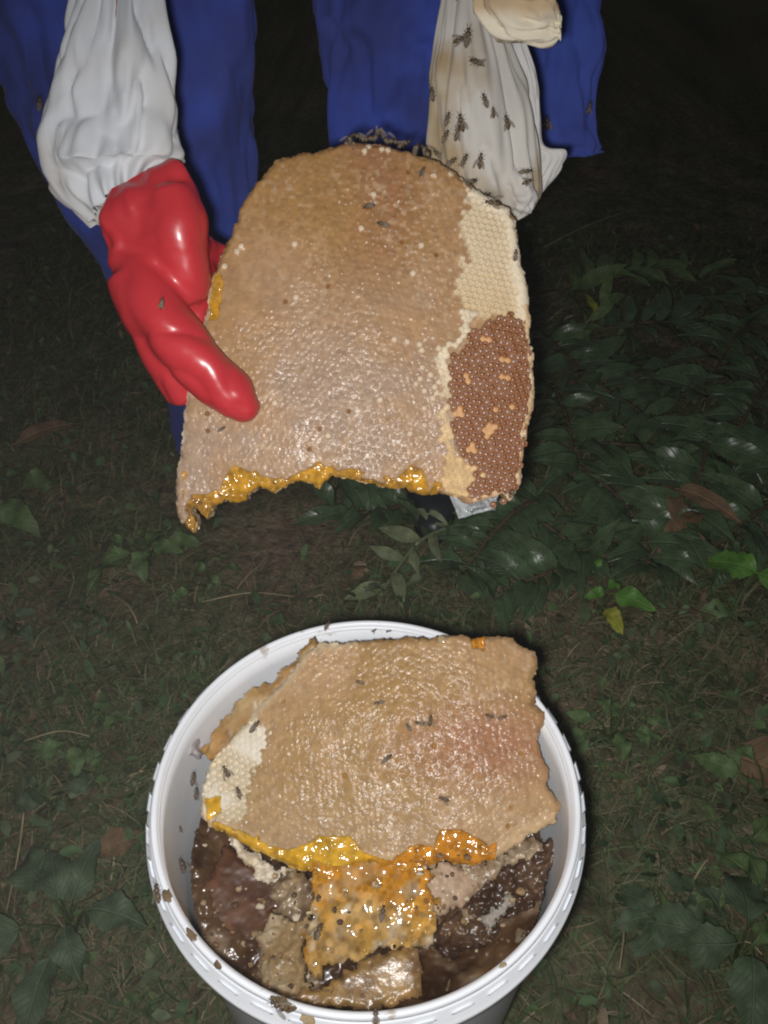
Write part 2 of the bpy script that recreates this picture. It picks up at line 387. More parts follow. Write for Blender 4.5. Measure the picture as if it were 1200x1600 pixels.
def comb(root, out_px, P, N, s, thick, design, rag=.0022, bevel=.006, backcol=(.5, .33, .15), core='core', coremat='drywax', seed=1):
    """design(PX,PY,u,v,edge) -> region id array, height array, colour array; regions: dict id -> (part name, material)"""
    N = N.normalized(); O, U, W, Nn = frame(N, P)
    pl = [np.array(at_plane(x, y, P, N)) - O for x, y in out_px]
    uv = [(p @ U, p @ W) for p in pl]
    a = np.array(uv)
    u, v = np.meshgrid(np.arange(a[:, 0].min() - .004, a[:, 0].max() + .004, s), np.arange(a[:, 1].min() - .004, a[:, 1].max() + .004, s))
    uu = u + rag * 2 * (fbm(u * 180, v * 180, seed=seed + 40) - .5) + rag * 1.5 * (vn(u * 60, v * 60, seed=seed + 41) - .5)
    vv = v + rag * 2 * (fbm(u * 180, v * 180, seed=seed + 50) - .5) + rag * 1.5 * (vn(u * 60, v * 60, seed=seed + 51) - .5)
    ins = inpoly(uu, vv, uv)
    ed = polydist(uu, vv, uv)
    P3 = O + u[..., None] * U + v[..., None] * W
    px, py = to_px(P3.reshape(-1, 3)); px = px.reshape(u.shape); py = py.reshape(u.shape)
    def tpx(a, b):
        x, y = to_px((O + a[..., None] * U + b[..., None] * W).reshape(-1, 3)); return x.reshape(a.shape), y.reshape(a.shape)
    reg, h, C, parts = design(px, py, u, v, ed, tpx)
    e = np.clip(1 - ed / bevel, 0, 1)
    h = h - bevel * .75 * e ** 2.2
    idx = np.arange(u.size).reshape(u.shape)
    q = ins[:-1, :-1] & ins[1:, :-1] & ins[:-1, 1:] & ins[1:, 1:]
    Q = np.stack([idx[:-1, :-1], idx[:-1, 1:], idx[1:, 1:], idx[1:, :-1]], -1)[q]
    rq = reg[:-1, :-1][q]
    PT = (P3 + h[..., None] * Nn).reshape(-1, 3); Cf = C.reshape(-1, 3)
    made = {}
    for rid, (nm, mt) in parts.items():
        f = Q[rq == rid]
        if not len(f): continue
        ids, inv = np.unique(f, return_inverse=True)
        made[rid] = mk(nm, PT[ids], inv.reshape(-1, 4), M[mt], root, cols=Cf[ids])
        tag(made[rid], kind='stuff')
    # core: broken side walls and the far face
    E = np.concatenate([Q[:, [0, 1]], Q[:, [1, 2]], Q[:, [2, 3]], Q[:, [3, 0]]])
    key = np.sort(E, 1); key = key[:, 0] * u.size + key[:, 1]
    un, first, cnt = np.unique(key, return_index=True, return_counts=True)
    B = E[first[cnt == 1]]
    bid, binv = np.unique(B, return_inverse=True); B = binv.reshape(-1, 2); nb = len(bid)
    fl = P3.reshape(-1, 3)[bid]; uf = u.ravel()[bid]; vf = v.ravel()[bid]
    rings = [PT[bid] - Nn * .0004]; cols = [Cf[bid] * .95]
    for kk, dpt in enumerate((.3, .55, .8, 1.0)):
        j = .0035 * (vn(uf * 220, vf * 220, kk * 1.7, seed + 70) - .5); j2 = .0035 * (vn(uf * 220, vf * 220, kk * 1.7, seed + 71) - .5)
        rings.append(fl + U * j[:, None] + W * j2[:, None] - Nn * thick * dpt)
        cols.append(np.array(backcol) * (.6 + .8 * vn(uf * 150, vf * 150, kk, seed + 72))[:, None])
    SF = [np.stack([B[:, 0] + k * nb, B[:, 0] + (k + 1) * nb, B[:, 1] + (k + 1) * nb, B[:, 1] + k * nb], 1) for k in range(4)]
    ids, inv = np.unique(Q, return_inverse=True)
    r_, m_, h1, h2, _, _ = hexc(u.ravel()[ids], v.ravel()[ids], .0052)
    back = P3.reshape(-1, 3)[ids] - Nn * (thick + .0012 * (.5 - r_) + .001 * h1)[:, None]
    VV = np.concatenate(rings + [back]); CC = np.concatenate(cols + [np.tile(np.array(backcol), (len(back), 1))])
    FF = np.concatenate(SF + [inv.reshape(-1, 4)[:, ::-1] + 5 * nb])
    mk(core, VV, FF, M[coremat], root, cols=CC)
    return made, (O, U, W, Nn)
def mixc(a, b, t): return a * (1 - t[..., None]) + np.array(b) * t[..., None]
def torn(C, m, h1, h2, u, v):                           # wax cell walls and deeper or shallower honey in each torn cell
    C = C * (.72 + .5 * h2)[..., None]
    w = np.clip((m - .39) / .05, 0, 1) * np.clip(fbm(u * 70, v * 70, seed=91) * 3 - .8, 0, 1)
    return mixc(C, (.54, .34, .10), w * .45)
def capped(u, v, ang=.18, p=.0051, amp=1.0, seed=0):
    r, m, h1, h2, uc, vc = hexc(u, v, p, ang)
    reg_ = np.clip(fbm(u * 35, v * 35, seed=seed + 83) * 2.4 - .7, 0, 1)
    wr = 1 - np.abs(2 * fbm(u * 210 + 3 * h1, v * 210, seed=seed + 80, o=3) - 1)
    c_, s_ = math.cos(ang), math.sin(ang)                # every capping bulges about its own off-centre point
    du = (u - uc) / p - .5 * (h1 - .5); dv = (v - vc) / p - .5 * (h2 - .5); a_ = (h1 * 7.3 + h2 * 3.1) % 3.1416; e_ = 1 + 1.2 * ((h1 * 13.7) % 1)
    d1 = du * np.cos(a_) + dv * np.sin(a_); d2 = (dv * np.cos(a_) - du * np.sin(a_)) * e_
    dome = np.exp(-(d1 * d1 + d2 * d2) * 12) * (.25 + .9 * ((h2 * 17.3) % 1))
    sm_ = np.clip(fbm(u * 14 + 3, v * 14, seed=seed + 84) * 3 - .7, .12, 1.15)
    h = amp * (.00066 * dome * sm_ + .00010 * reg_ * (1 - (r / .55) ** 2) + .00022 * (wr - .7) + .0040 * (fbm(u * 20, v * 20, seed=seed + 81, o=2) - .5))
    return h, r, m, h1, h2
# ------------------------------------------------------------------ the comb held up
held = thing('held_honeycomb', 'large rounded honeycomb slab held up by red glove above the white bucket', 'honeycomb', at_d(565, 520, .64))
HN = -ray(562, 690); HP = at_d(562, 690, .64)
held_out = [(436,247),(455,243),(472,238),(492,239),(505,229),(530,222),(560,221),(600,226),(640,234),(675,245),(705,262),(735,283),(765,305),(795,326),(806,345),
 (812,380),(818,420),(826,465),(832,510),(836,560),(837,610),(835,640),(825,680),(822,720),(812,765),(800,787),(788,775),(778,779),(760,787),(735,784),(705,776),(690,772),
 (660,776),(645,769),(640,759),(610,764),(570,756),(540,748),(520,742),(512,752),(500,766),(487,757),(460,755),(440,763),(425,769),(400,762),(386,771),(383,785),(370,791),
 (350,785),(332,794),(322,812),(311,806),(303,797),(294,801),(302,836),(290,829),(276,812),(272,790),(275,750),(280,720),(283,690),(287,650),(292,600),(300,560),(310,520),
 (320,480),(330,440),(345,395),(360,365),(375,320),(390,295),(410,270)]
honey_a = [(296,806),(300,775),(345,768),(350,745),(366,727),(385,735),(420,747),(450,747),(480,736),(498,721),(512,733),(526,748),(500,780),(440,780),(390,805),(330,822)]
honey_b = [(606,770),(625,747),(645,729),(660,733),(670,760),(662,785)]
honey_c = [(332,430),(345,425),(349,455),(340,500),(325,500)]
pale_p = [(738,296),(765,296),(800,325),(816,380),(840,500),(800,502),(770,490),(738,500),(716,470),(712,440),(729,400),(722,350)]
brown_p = [(738,522),(762,502),(800,493),(826,512),(828,600),(824,680),(812,740),(788,790),(740,792),(722,778),(745,738),(715,705),(706,650),(704,560),(730,538)]
edge_p = [(722,480),(748,492),(738,524),(706,546),(704,600),(706,700),(722,722),(750,735),(720,778),(692,774),(690,640),(694,605),(676,570),(690,546),(716,535)]
held_cells = []
def held_design(px, py, u, v, ed, tpx):
    wob = 9 * (fbm(u * 120, v * 120, seed=7) - .5)
    h, r, m, h1, h2 = capped(u, v, seed=2)
    _, _, _, _, uc, vc = hexc(u, v, .0051)
    cx, cy = tpx(uc, vc); wc_ = 16 * (fbm(uc * 90, vc * 90, seed=7) - .5) + 9 * (h2 - .5)
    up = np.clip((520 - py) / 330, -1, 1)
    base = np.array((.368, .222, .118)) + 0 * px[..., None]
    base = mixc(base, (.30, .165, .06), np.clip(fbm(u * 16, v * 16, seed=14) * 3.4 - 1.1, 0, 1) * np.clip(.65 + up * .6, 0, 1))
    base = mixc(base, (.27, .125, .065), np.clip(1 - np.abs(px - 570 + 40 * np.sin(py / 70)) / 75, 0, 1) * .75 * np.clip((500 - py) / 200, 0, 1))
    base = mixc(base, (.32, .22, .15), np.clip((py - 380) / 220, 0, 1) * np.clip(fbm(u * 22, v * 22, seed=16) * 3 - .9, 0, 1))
    sp = np.clip((vn(u * 340, v * 340, seed=31) - .62) * 6, 0, 1) * np.clip(fbm(u * 30, v * 30, seed=32) * 3 - .9, 0.1, 1)
    base = mixc(base, (.44, .315, .20), sp * .55)
    base = base * (.90 + .2 * h2)[..., None]
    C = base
    reg = np.zeros(px.shape, int)
    # sunk, dry and uncapped single cells
    wh = ((h2 > .988) & (h1 > .2)) | ((h2 > .80) & (ed < .010) & (py < 330) & (px > 540)) | ((h2 > .55) & (np.abs(px - 728 - wob) < 10) & (py > 290) & (py < 450)) | ((h2 > .72) & (np.hypot((px - 672) / 26, (py - 600) / 75) < 1)) | ((h2 > .8) & (np.abs(px - 700) < 40) & (np.abs(py - 275 - .55 * (px - 700)) < 14))
    C = np.where((wh & (r < .42))[..., None], np.array((.58, .47, .34)), C); h = np.where(wh, h + .0012 * (1 - (r / .6) ** 2), h)
    ho = (h1 < .004); h = np.where(ho & (r < .3), h - .0025, h); C = np.where((ho & (r < .33))[..., None], np.array((.2, .09, .03)), C)
    # pale left edge
    eL = np.clip(1 - ed / .004, 0, 1) * (fbm(u * 90, v * 90, seed=17) > .42) * ((px < 345) | (py > 740) & (px < 330))
    C = mixc(C, (.68, .56, .40), eL * .9)
    # pale open cells at the right
    pxc, pyc = cx + wc_, cy + wc_
    a = inpoly(pxc, pyc, pale_p)
    hw = .0006 - .0016 * np.clip((.40 - m) / .1, 0, 1)
    pc = mixc(np.array((.60, .50, .35)) + 0 * base, (.54, .41, .24), np.clip((py - 400) / 120, 0, 1))
    pc = mixc(pc, (.72, .62, .46), np.clip(1.4 - ed / .011, 0, 1)); hw = np.where(ed < .009, .0005 * (h1 - .5), hw)
    pc = np.where(((m < .38) & (ed > .009))[..., None], pc * np.array((.90, .86, .78)), pc)
    h = np.where(a, hw, h); C = np.where(a[..., None], pc, C); reg[a] = 1
    # yellow capped border, proud of the face
    b = inpoly(pxc, pyc, edge_p)
    h = np.where(b, .0022 * (1 - (r / .62) ** 2) + .001 * (h1 - .5), h)
    C = np.where(b[..., None], mixc(np.array((.62, .52, .37)) + 0 * base, (.58, .40, .20), np.clip((py - 560) / 150, 0, 1)) * (.85 + .3 * h1)[..., None], C); reg[b] = 2
    # brown nectar patch
    c = inpoly(cx + wc_ * .6, cy + wc_ * .6, brown_p) & ~b & (ed > .005)
    tan = np.zeros(px.shape, bool)
    for (x, y, rr) in ((786, 592, 11), (765, 672, 11), (760, 533, 7), (792, 565, 8), (730, 590, 6), (775, 640, 7), (722, 642, 7), (738, 700, 9), (800, 640, 6)):
        tan |= (cx - x + wc_) ** 2 + ((cy - y) * 1.2 - wc_) ** 2 < (rr + wc_ * .5) ** 2
    rim = inpoly(px, py, [(690, 500), (850, 470), (850, 800), (690, 800)]) & (ed <= .005) & (px > 740)
    C = np.where(rim[..., None], mixc(np.array((.62, .40, .20)) + 0 * base, (.74, .60, .42), fbm(u * 80, v * 80, seed=18)), C); reg[rim & ~b] = 1
    C = np.where(c[..., None], np.array((.30, .12, .045)), C); h = np.where(c, -.0028, h); reg[c] = 3
    t = c & tan; C = np.where(t[..., None], np.array((.55, .30, .13)), C); h = np.where(t, .001 * (1 - r), h); reg[t] = 2
    k = c & ~tan
    cc = set(zip(np.round(uc[k], 6), np.round(vc[k], 6), )); held_cells.extend(cc)
    # broken honey
    pxc, pyc = px + wob, py + wob
    hn = inpoly(pxc, pyc, honey_a) | inpoly(pxc, pyc, honey_b) | inpoly(px + wob, py, honey_c) | ((py > 728) & (px > 285) & (px < 690) & (ed < .0015 + .011 * np.clip(fbm(u * 70, v * 70, seed=29) * 2.4 - .75, 0, 1)))
    hh = -.0035 + .006 * (fbm(u * 110, v * 110, seed=19, o=3) - .4)
    yc = mixc(np.array((.46, .235, .018)) + 0 * base, (.32, .16, .03), np.clip(fbm(u * 60, v * 60, seed=20) * 3 - 1, 0, 1))
    yc = torn(yc, m, h1, h2, u, v); hh = hh - .00025 * (m < .40) * (h1 > .35)
    h = np.where(hn, hh, h); C = np.where(hn[..., None], yc, C); reg[hn] = 4
    return reg, h, C, {0: ('capping', 'wax'), 1: ('open_cells', 'drywax'), 2: ('raised_capping', 'drywax'), 3: ('nectar_patch', 'cellhoney'), 4: ('honey', 'honey')}
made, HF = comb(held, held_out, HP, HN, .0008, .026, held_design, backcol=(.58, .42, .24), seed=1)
# each open nectar cell is a piece of its own
def cell_mesh(p, seed):
    rnd = random.Random(seed); V = []; Fc = []; fm = []
    ro = p / math.sqrt(3) * .985
    lv = [(ro, -.003), (ro * .99, 0), (ro * .80, 0.0001), (ro * .74, -.0006), (ro * .72, -.0007 - rnd.random() * .0002), (ro * .45, -.00042), (ro * .2, -.00028)]
    for r, z in lv:
        for j in range(6):
            a = R(30 + 60 * j) - .18
            V.append((r * math.cos(a), r * math.sin(a), z))
    for L in range(6):
        for j in range(6):
            Fc.append([L * 6 + j, L * 6 + (j + 1) % 6, L * 6 + 6 + (j + 1) % 6, L * 6 + 6 + j]); fm.append(0 if L < 3 else 1)
    V.append((0, 0, -.00025))
    for j in range(6): Fc.append([36 + j, 36 + (j + 1) % 6, 42]); fm.append(1)
    return mesh('cell', V, Fc, [M['cellwax'], M['cellhoney']], fm=fm)
cms = [cell_mesh(.0051, i) for i in range(4)]
O, U, W, Nn = HF
rot = Matrix((U, W, Nn)).transposed().to_4x4()
cells = sorted(held_cells, key=lambda c: -c[0]); patch = made.get(3)
rnd = random.Random(3)
pl0 = Vector(wloc(patch))
extra = []
for i, (a, b) in enumerate(cells):
    p = Vector(O + a * U + b * W + Nn * (.0004 * (rnd.random() - .5)))
    q = Quaternion((rnd.random() - .5, rnd.random() - .5, 0), .14).to_matrix().to_4x4()
    put('cell', cms[i % 4], patch, Matrix.Translation(p - pl0) @ rot @ q)
print('cells', len(cells))

# ------------------------------------------------------------------ comb and honey in the bucket
fill_root = thing('honey_pool', 'dark sticky honey and crushed wax lying in the bottom of the bucket', 'honey', (BC.x, BC.y, BZ - .13))
FZ = BZ - .106
u, v = np.meshgrid(np.arange(-.146, .1461, .0014), np.arange(-.146, .1461, .0014))
rr = np.sqrt(u * u + v * v); th = np.arctan2(v, u)
hh = .020 * (fbm(u * 26, v * 26, seed=101) - .5) + .010 * (fbm(u * 90, v * 90, seed=102) - .5) + .0018 * (fbm(u * 260, v * 260, seed=103, o=2) - .5)
hh += np.clip((rr - .11) / .03, 0, 1) * .012
P3 = np.stack([u + BC.x, v + BC.y, FZ + hh], -1); ok = rr < .1425
idx = np.arange(u.size).reshape(u.shape); q = ok[:-1, :-1] & ok[1:, :-1] & ok[:-1, 1:] & ok[1:, 1:]
Q = np.stack([idx[:-1, :-1], idx[:-1, 1:], idx[1:, 1:], idx[1:, :-1]], -1)[q]
n1 = np.clip(fbm(u * 40, v * 40, seed=104) * 4 - 1.75, 0, 1); n2 = np.clip(fbm(u * 24, v * 24, seed=105) * 5 - 2.6, 0, 1)
C = np.array((.050, .023, .010)) + 0 * u[..., None]; C = mixc(C, (.11, .060, .027), n1 * .8); C = mixc(C, (.40, .30, .20), n2 * n1)
ids, inv = np.unique(Q, return_inverse=True)
tag(mk('sludge', P3.reshape(-1, 3)[ids], inv.reshape(-1, 4), M['syrup'], fill_root, cols=C.reshape(-1, 3)[ids]), kind='stuff')

main = thing('bucket_honeycomb', 'big tan capped honeycomb slab lying across the top of the bucket', 'honeycomb', at_z(600, 1180, BZ - .02))
MN = -ray(664, 1172); MP = at_z(835, 1022, BZ + .030)
main_out = [(482,1013),(498,1004),(520,1004),(560,1000),(640,997),(720,991),(760,993),(800,994),(815,1008),(838,1018),(845,1038),(838,1060),(846,1080),(838,1100),(852,1112),(845,1150),
 (848,1180),(858,1200),(856,1225),(866,1240),(877,1264),(868,1288),(838,1302),(800,1325),(762,1346),(735,1352),(700,1346),(660,1356),(640,1350),(600,1352),(560,1352),(520,1368),(490,1366),(450,1356),
 (420,1340),(385,1325),(350,1304),(325,1292),(315,1270),(317,1235),(322,1205),(345,1170),(385,1125),(420,1085),(450,1050)]
white_p = [(312,1300),(312,1200),(350,1160),(398,1120),(420,1140),(412,1180),(392,1220),(385,1260),(378,1285),(345,1280)]
mh1 = [(345,1290),(375,1296),(420,1322),(450,1330),(478,1322),(500,1308),(545,1305),(566,1330),(600,1346),(540,1380),(440,1375),(330,1305)]
mh2 = [(640,1370),(625,1340),(650,1318),(676,1322),(688,1296),(722,1298),(760,1318),(765,1350),(700,1360)]
mh3 = [(735,985),(762,985),(758,1015),(738,1012)]
mh4 = [(318,1250),(345,1244),(345,1270),(322,1285)]
def main_design(px, py, u, v, ed, tpx):
    wob = 10 * (fbm(u * 120, v * 120, seed=207) - .5)
    h, r, m, h1, h2 = capped(u, v, ang=.42, seed=202); _, _, _, _, uc, vc = hexc(u, v, .0051, .42); cx, cy = tpx(uc, vc)
    base = np.array((.375, .232, .118)) + 0 * px[..., None]
    base = mixc(base, (.31, .185, .07), np.clip(fbm(u * 16, v * 16, seed=214) * 3.4 - 1.1, 0, 1))
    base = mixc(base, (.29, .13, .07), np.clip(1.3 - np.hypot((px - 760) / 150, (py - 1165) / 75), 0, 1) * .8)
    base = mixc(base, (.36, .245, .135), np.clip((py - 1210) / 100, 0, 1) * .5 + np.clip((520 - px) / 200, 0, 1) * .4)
    sp = np.clip((vn(u * 340, v * 340, seed=231) - .62) * 6, 0, 1) * np.clip(fbm(u * 30, v * 30, seed=232) * 3 - .9, 0.1, 1)
    base = mixc(base, (.44, .315, .20), sp * .55)
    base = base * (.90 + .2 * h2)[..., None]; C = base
    reg = np.zeros(px.shape, int)
    ho = (h1 < .004) | ((h1 < .07) & (py > 1260) & (px > 700)); h = np.where(ho & (r < .3), h - .0022, h); C = np.where((ho & (r < .33))[..., None], np.array((.3, .16, .05)), C)
    a = inpoly(cx + wob, cy + wob, white_p)
    hw = .0006 - .0030 * np.clip((.40 - m) / .06, 0, 1)
    wc = mixc(np.array((.48, .40, .27)) + 0 * base, (.62, .56, .45), np.clip(fbm(u * 45, v * 45, seed=216) * 3.4 - 1.2, 0, 1))
    capw = fbm(u * 45, v * 45, seed=216) > .52
    hw = np.where(capw, .0014 * (1 - r), hw)
    h = np.where(a, hw, h); C = np.where(a[..., None], wc, C); reg[a] = 1
    pe = np.clip(1 - ed / .007, 0, 1) * (px < 560) * (py < 1200)
    C = mixc(C, (.66, .54, .36), pe)
    bot = np.clip(1 - ed / .012, 0, 1) * (py > 1270); C = mixc(C, (.64, .47, .28), bot * .7)
    hn = inpoly(px + wob, py + wob, mh1) | inpoly(px + wob, py + wob, mh2) | inpoly(px + wob, py + wob, mh3) | inpoly(px + wob, py + wob, mh4) | ((py > 1285) & (px > 330) & (px < 775) & (ed < .001 + .010 * np.clip(fbm(u * 60, v * 60, seed=229) * 2.4 - .75, 0, 1)))
    hh = -.0035 + .006 * (fbm(u * 100, v * 100, seed=219, o=3) - .4)
    yc = mixc(np.array((.55, .31, .02)) + 0 * base, (.46, .18, .010), np.clip((px - 560) / 60, 0, 1))
    yc = torn(yc, m, h1, h2, u, v); hh = hh - .00025 * (m < .40) * (h1 > .35)
    h = np.where(hn, hh, h); C = np.where(hn[..., None], yc, C); reg[hn] = 2
    return reg, h, C, {0: ('capping', 'wax'), 1: ('open_cells', 'drywax'), 2: ('honey', 'honey')}
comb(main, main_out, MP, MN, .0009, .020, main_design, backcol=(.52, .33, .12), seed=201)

def chunk(name, label, out, P, N, c1, c2, mt, thick=.018, kind=0, seed=300, honey=None, backc=None):
    xs = [p[0] for p in out]; ys = [p[1] for p in out]
    root = thing(name, label, 'honeycomb', at_plane(sum(xs) / len(xs), sum(ys) / len(ys), P, N))
    def des(px, py, u, v, ed, tpx):
        wob = 12 * (fbm(u * 110, v * 110, seed=seed) - .5)
        h, r, m, h1, h2 = capped(u, v, ang=seed * .37, seed=seed)
        t = np.clip(fbm(u * 55, v * 55, seed=seed + 1) * 3.4 - 1.2, 0, 1)
        if kind == 1: h = .0006 - .0035 * np.clip((.42 - m) / .08, 0, 1) + .008 * (fbm(u * 50, v * 50, seed=seed + 2) - .5)     # open cells
        if kind == 2: h = .016 * (fbm(u * 55, v * 55, seed=seed + 3) - .5) + .007 * (fbm(u * 190, v * 190, seed=seed + 4, o=2) - .5)  # crushed
        if kind == 3: h = .004 * (fbm(u * 30, v * 30, seed=seed + 3, o=2) - .5) + .0005 * (fbm(u * 200, v * 200, seed=seed + 4, o=2) - .5)
        if kind == 4: h = .022 * (fbm(u * 38, v * 38, seed=seed + 3, o=2) - .5) + .0025 * (fbm(u * 150, v * 150, seed=seed + 4, o=2) - .5)
        C = mixc(np.array(c1) + 0 * px[..., None], c2, t) * (.85 + .3 * h2)[..., None]
        if kind == 4:                                   # honey run over the torn wax
            w1 = 40 * (fbm(u * 60, v * 60, seed=seed + 8) - .5); hm = np.clip((1430 + w1 * 2 - py) / 50, 0, 1); hm = np.maximum(hm, np.clip((486 + w1 - px) / 12, 0, 1))
            C = mixc(C, (.43, .185, .012), hm); C = torn(C, m, h1, h2, u, v); C = mixc(C, (.50, .40, .26), np.clip(fbm(u * 80, v * 80, seed=seed + 9) * 7 - 3.6, 0, 1) * (1 - .7 * hm)); h = h - .0004 * (m < .40) * (h1 > .3)
        reg = np.zeros(px.shape, int)
        if honey:
            k = np.zeros(px.shape, bool)
            for hp in honey: k |= inpoly(px + wob, py + wob, hp)
            hh = .008 * (fbm(u * 70, v * 70, seed=seed + 5, o=3) - .5) + .0015
            h = np.where(k, hh, h); C = np.where(k[..., None], mixc(np.array((.47, .15, .006)) + 0 * C, (.50, .27, .03), np.clip(fbm(u * 50, v * 50, seed=seed + 6) * 4 - 1.7, 0, 1)), C); reg[k] = 1
        return reg, h, C, {0: ('wax', mt), 1: ('honey', 'honey')}
    comb(root, out, P, N, .0011, thick, des, backcol=backc or tuple(np.array(c1) * .8), rag=.009 if kind == 4 else .005, bevel=.007, seed=seed)
    return root
UPN = Vector((0, -.25, 1)).normalized()
chunk('comb_piece', 'amber brown comb piece sticking out under the upper left edge of the big slab', [(320,1168),(338,1140),(362,1108),(392,1078),(412,1060),(428,1052),(432,1040),(452,1036),(462,1014),(480,1000),(494,1004),(520,1030),(470,1090),(430,1130),(385,1180),(345,1192),(322,1184)],
      MP - MN.normalized() * .027, MN, (.30, .16, .045), (.40, .27, .12), 'syrup', seed=301, kind=3, backc=(.35, .18, .04))
chunk('comb_piece', 'torn comb chunk running with orange honey in the middle of the bucket', [(486,1352),(520,1322),(600,1320),(668,1335),(690,1372),(682,1420),(668,1450),(664,1482),(640,1490),(600,1488),(565,1508),(540,1518),(496,1540),(470,1522),(466,1470),(474,1410)],
      at_z(570, 1420, BZ - .074), Vector((0, -.35, 1)), (.44, .25, .055), (.46, .30, .12), 'honey', seed=309, thick=.04, kind=4)
chunk('comb_piece', 'ragged tan comb lump at the left of the honey soaked chunk', [(404,1452),(432,1424),(452,1432),(478,1398),(486,1420),(478,1470),(476,1520),(488,1540),(450,1556),(412,1550),(400,1520)],
      at_z(440, 1490, BZ - .088), Vector((-.1, -.3, 1)), (.28, .19, .09), (.42, .34, .22), 'wax', kind=2, seed=317)
chunk('comb_piece', 'flat translucent brown comb strip by the near edge of the bucket', [(400,1545),(450,1548),(490,1538),(540,1512),(600,1490),(652,1472),(660,1500),(652,1552),(600,1572),(520,1578),(440,1574),(405,1562)],
      at_z(540, 1540, BZ - .090), Vector((0, -.2, 1)), (.19, .11, .045), (.30, .18, .06), 'sludge', seed=323, thick=.012, kind=3)
chunk('comb_piece', 'pinkish capped comb fragment beside the orange honey', [(652,1360),(690,1350),(740,1345),(768,1352),(750,1382),(725,1402),(705,1428),(672,1450),(660,1420),(650,1390)],
      at_z(700, 1395, BZ - .080), Vector((.1, -.35, 1)), (.38, .26, .17), (.44, .32, .22), 'wax', seed=331)
chunk('brood_comb', 'smooth reddish brown old comb at the left inside the bucket', [(312,1392),(326,1340),(352,1312),(380,1330),(410,1350),(445,1372),(455,1420),(425,1436),(405,1470),(395,1515),(360,1505),(330,1460)],
      at_z(370, 1420, BZ - .098), Vector((.15, -.2, 1)), (.075, .028, .011), (.11, .045, .018), 'syrup', kind=3, seed=337)
chunk('brood_comb', 'dark lumpy old comb at the right inside the bucket', [(690,1442),(712,1412),(745,1375),(770,1345),(800,1335),(840,1310),(868,1296),(880,1330),(862,1370),(840,1410),(800,1450),(755,1480),(700,1492),(668,1480)],
      at_z(770, 1410, BZ - .094), Vector((-.12, -.2, 1)), (.050, .024, .013), (.11, .062, .034), 'sludge', kind=2, seed=347)
chunk('comb_piece', 'broken whitish wax crumbs under the yellow lower edge of the slab', [(352,1306),(380,1316),(420,1338),(455,1360),(486,1372),(478,1400),(452,1402),(430,1378),(405,1372),(382,1348),(360,1330)],
      at_z(420, 1360, BZ - .073), Vector((0, -.4, 1)), (.50, .40, .26), (.66, .58, .46), 'wax', kind=2, seed=353)
chunk('comb_piece', 'grey brown crushed comb clump just left of the orange honey', [(418,1385),(438,1366),(462,1362),(486,1372),(496,1400),(482,1425),(474,1450),(452,1440),(430,1430)],
      at_z(455, 1400, BZ - .070), Vector((0, -.3, 1)), (.12, .075, .042), (.30, .22, .13), 'sludge', kind=2, seed=359)
chunk('wax_flake', 'thin pale grey wax flake lying on the dark comb at right', [(752,1432),(764,1412),(782,1402),(800,1392),(806,1402),(790,1414),(782,1430),(770,1452),(760,1448)],
      at_z(778, 1424, BZ - .078), Vector((0, -.3, 1)), (.34, .31, .26), (.42, .38, .32), 'wax', kind=2, seed=367, thick=.003)
chunk('wax_flake', 'smooth grey wax scrap stuck to the left inner wall of the bucket', [(290,1166),(298,1152),(312,1150),(318,1164),(316,1180),(300,1182),(291,1176)],
      at_z(304, 1166, BZ - .030), Vector((.6, -.3, 1)), (.30, .27, .27), (.36, .33, .32), 'wax', seed=373, thick=.004)
chunk('comb_piece', 'frayed brown crust below the right corner of the slab', [(722,1352),(762,1346),(800,1326),(838,1304),(852,1312),(830,1340),(795,1352),(775,1375),(745,1392),(728,1385)],
      at_z(780, 1345, BZ - .070), Vector((0, -.3, 1)), (.22, .14, .08), (.38, .29, .19), 'sludge', kind=2, seed=379)

# ------------------------------------------------------------------ the beekeeper
person = thing('person', 'beekeeper in blue overalls, white sleeves and red rubber gloves holding up a comb', 'person', (0, 1.12, 0))
def folds(a1, f1, st, seed, gather=None):
    def d(th, t):
        c, s = np.cos(th), np.sin(th)
        n = fbm(c * f1 + 7, s * f1 + 3, t * st, seed=seed, o=3)
        r = 1 - np.abs(2 * n - 1)
        n2 = fbm(c * f1 * 2.3 + t * 3, s * f1 * 2.3, t * st * 2.5, seed=seed + 9, o=2)
        n3 = fbm(c * f1 * 1.6 + 11, s * f1 * 1.6 + t * 1.4, t * st * 1.8, seed=seed + 17, o=2); r3 = (1 - np.abs(2 * n3 - 1)) ** 3
        o = a1 * (r - .75) * 1.5 + a1 * .6 * (n2 - .5) - a1 * .75 * r3 + a1 * .3
        if gather is not None:
            g = gather(t); o = o + g * np.sin(th * 17 + 4 * vn(c * 2 + 5, s * 2 + 5, t * 3, seed + 4))
        return o
    return d
def S(l, r, Y): return (at_y(l[0], l[1], Y), at_y(r[0], r[1], Y))
def clothcol(V, base, alt, sc, seed, thr=1.6):
    n = np.clip(fbm(V[:, 0] * sc, V[:, 1] * sc, V[:, 2] * sc, seed=seed) * 4 - thr, 0, 1)[:, None]
    return np.array(base) * (1 - n) + np.array(alt) * n
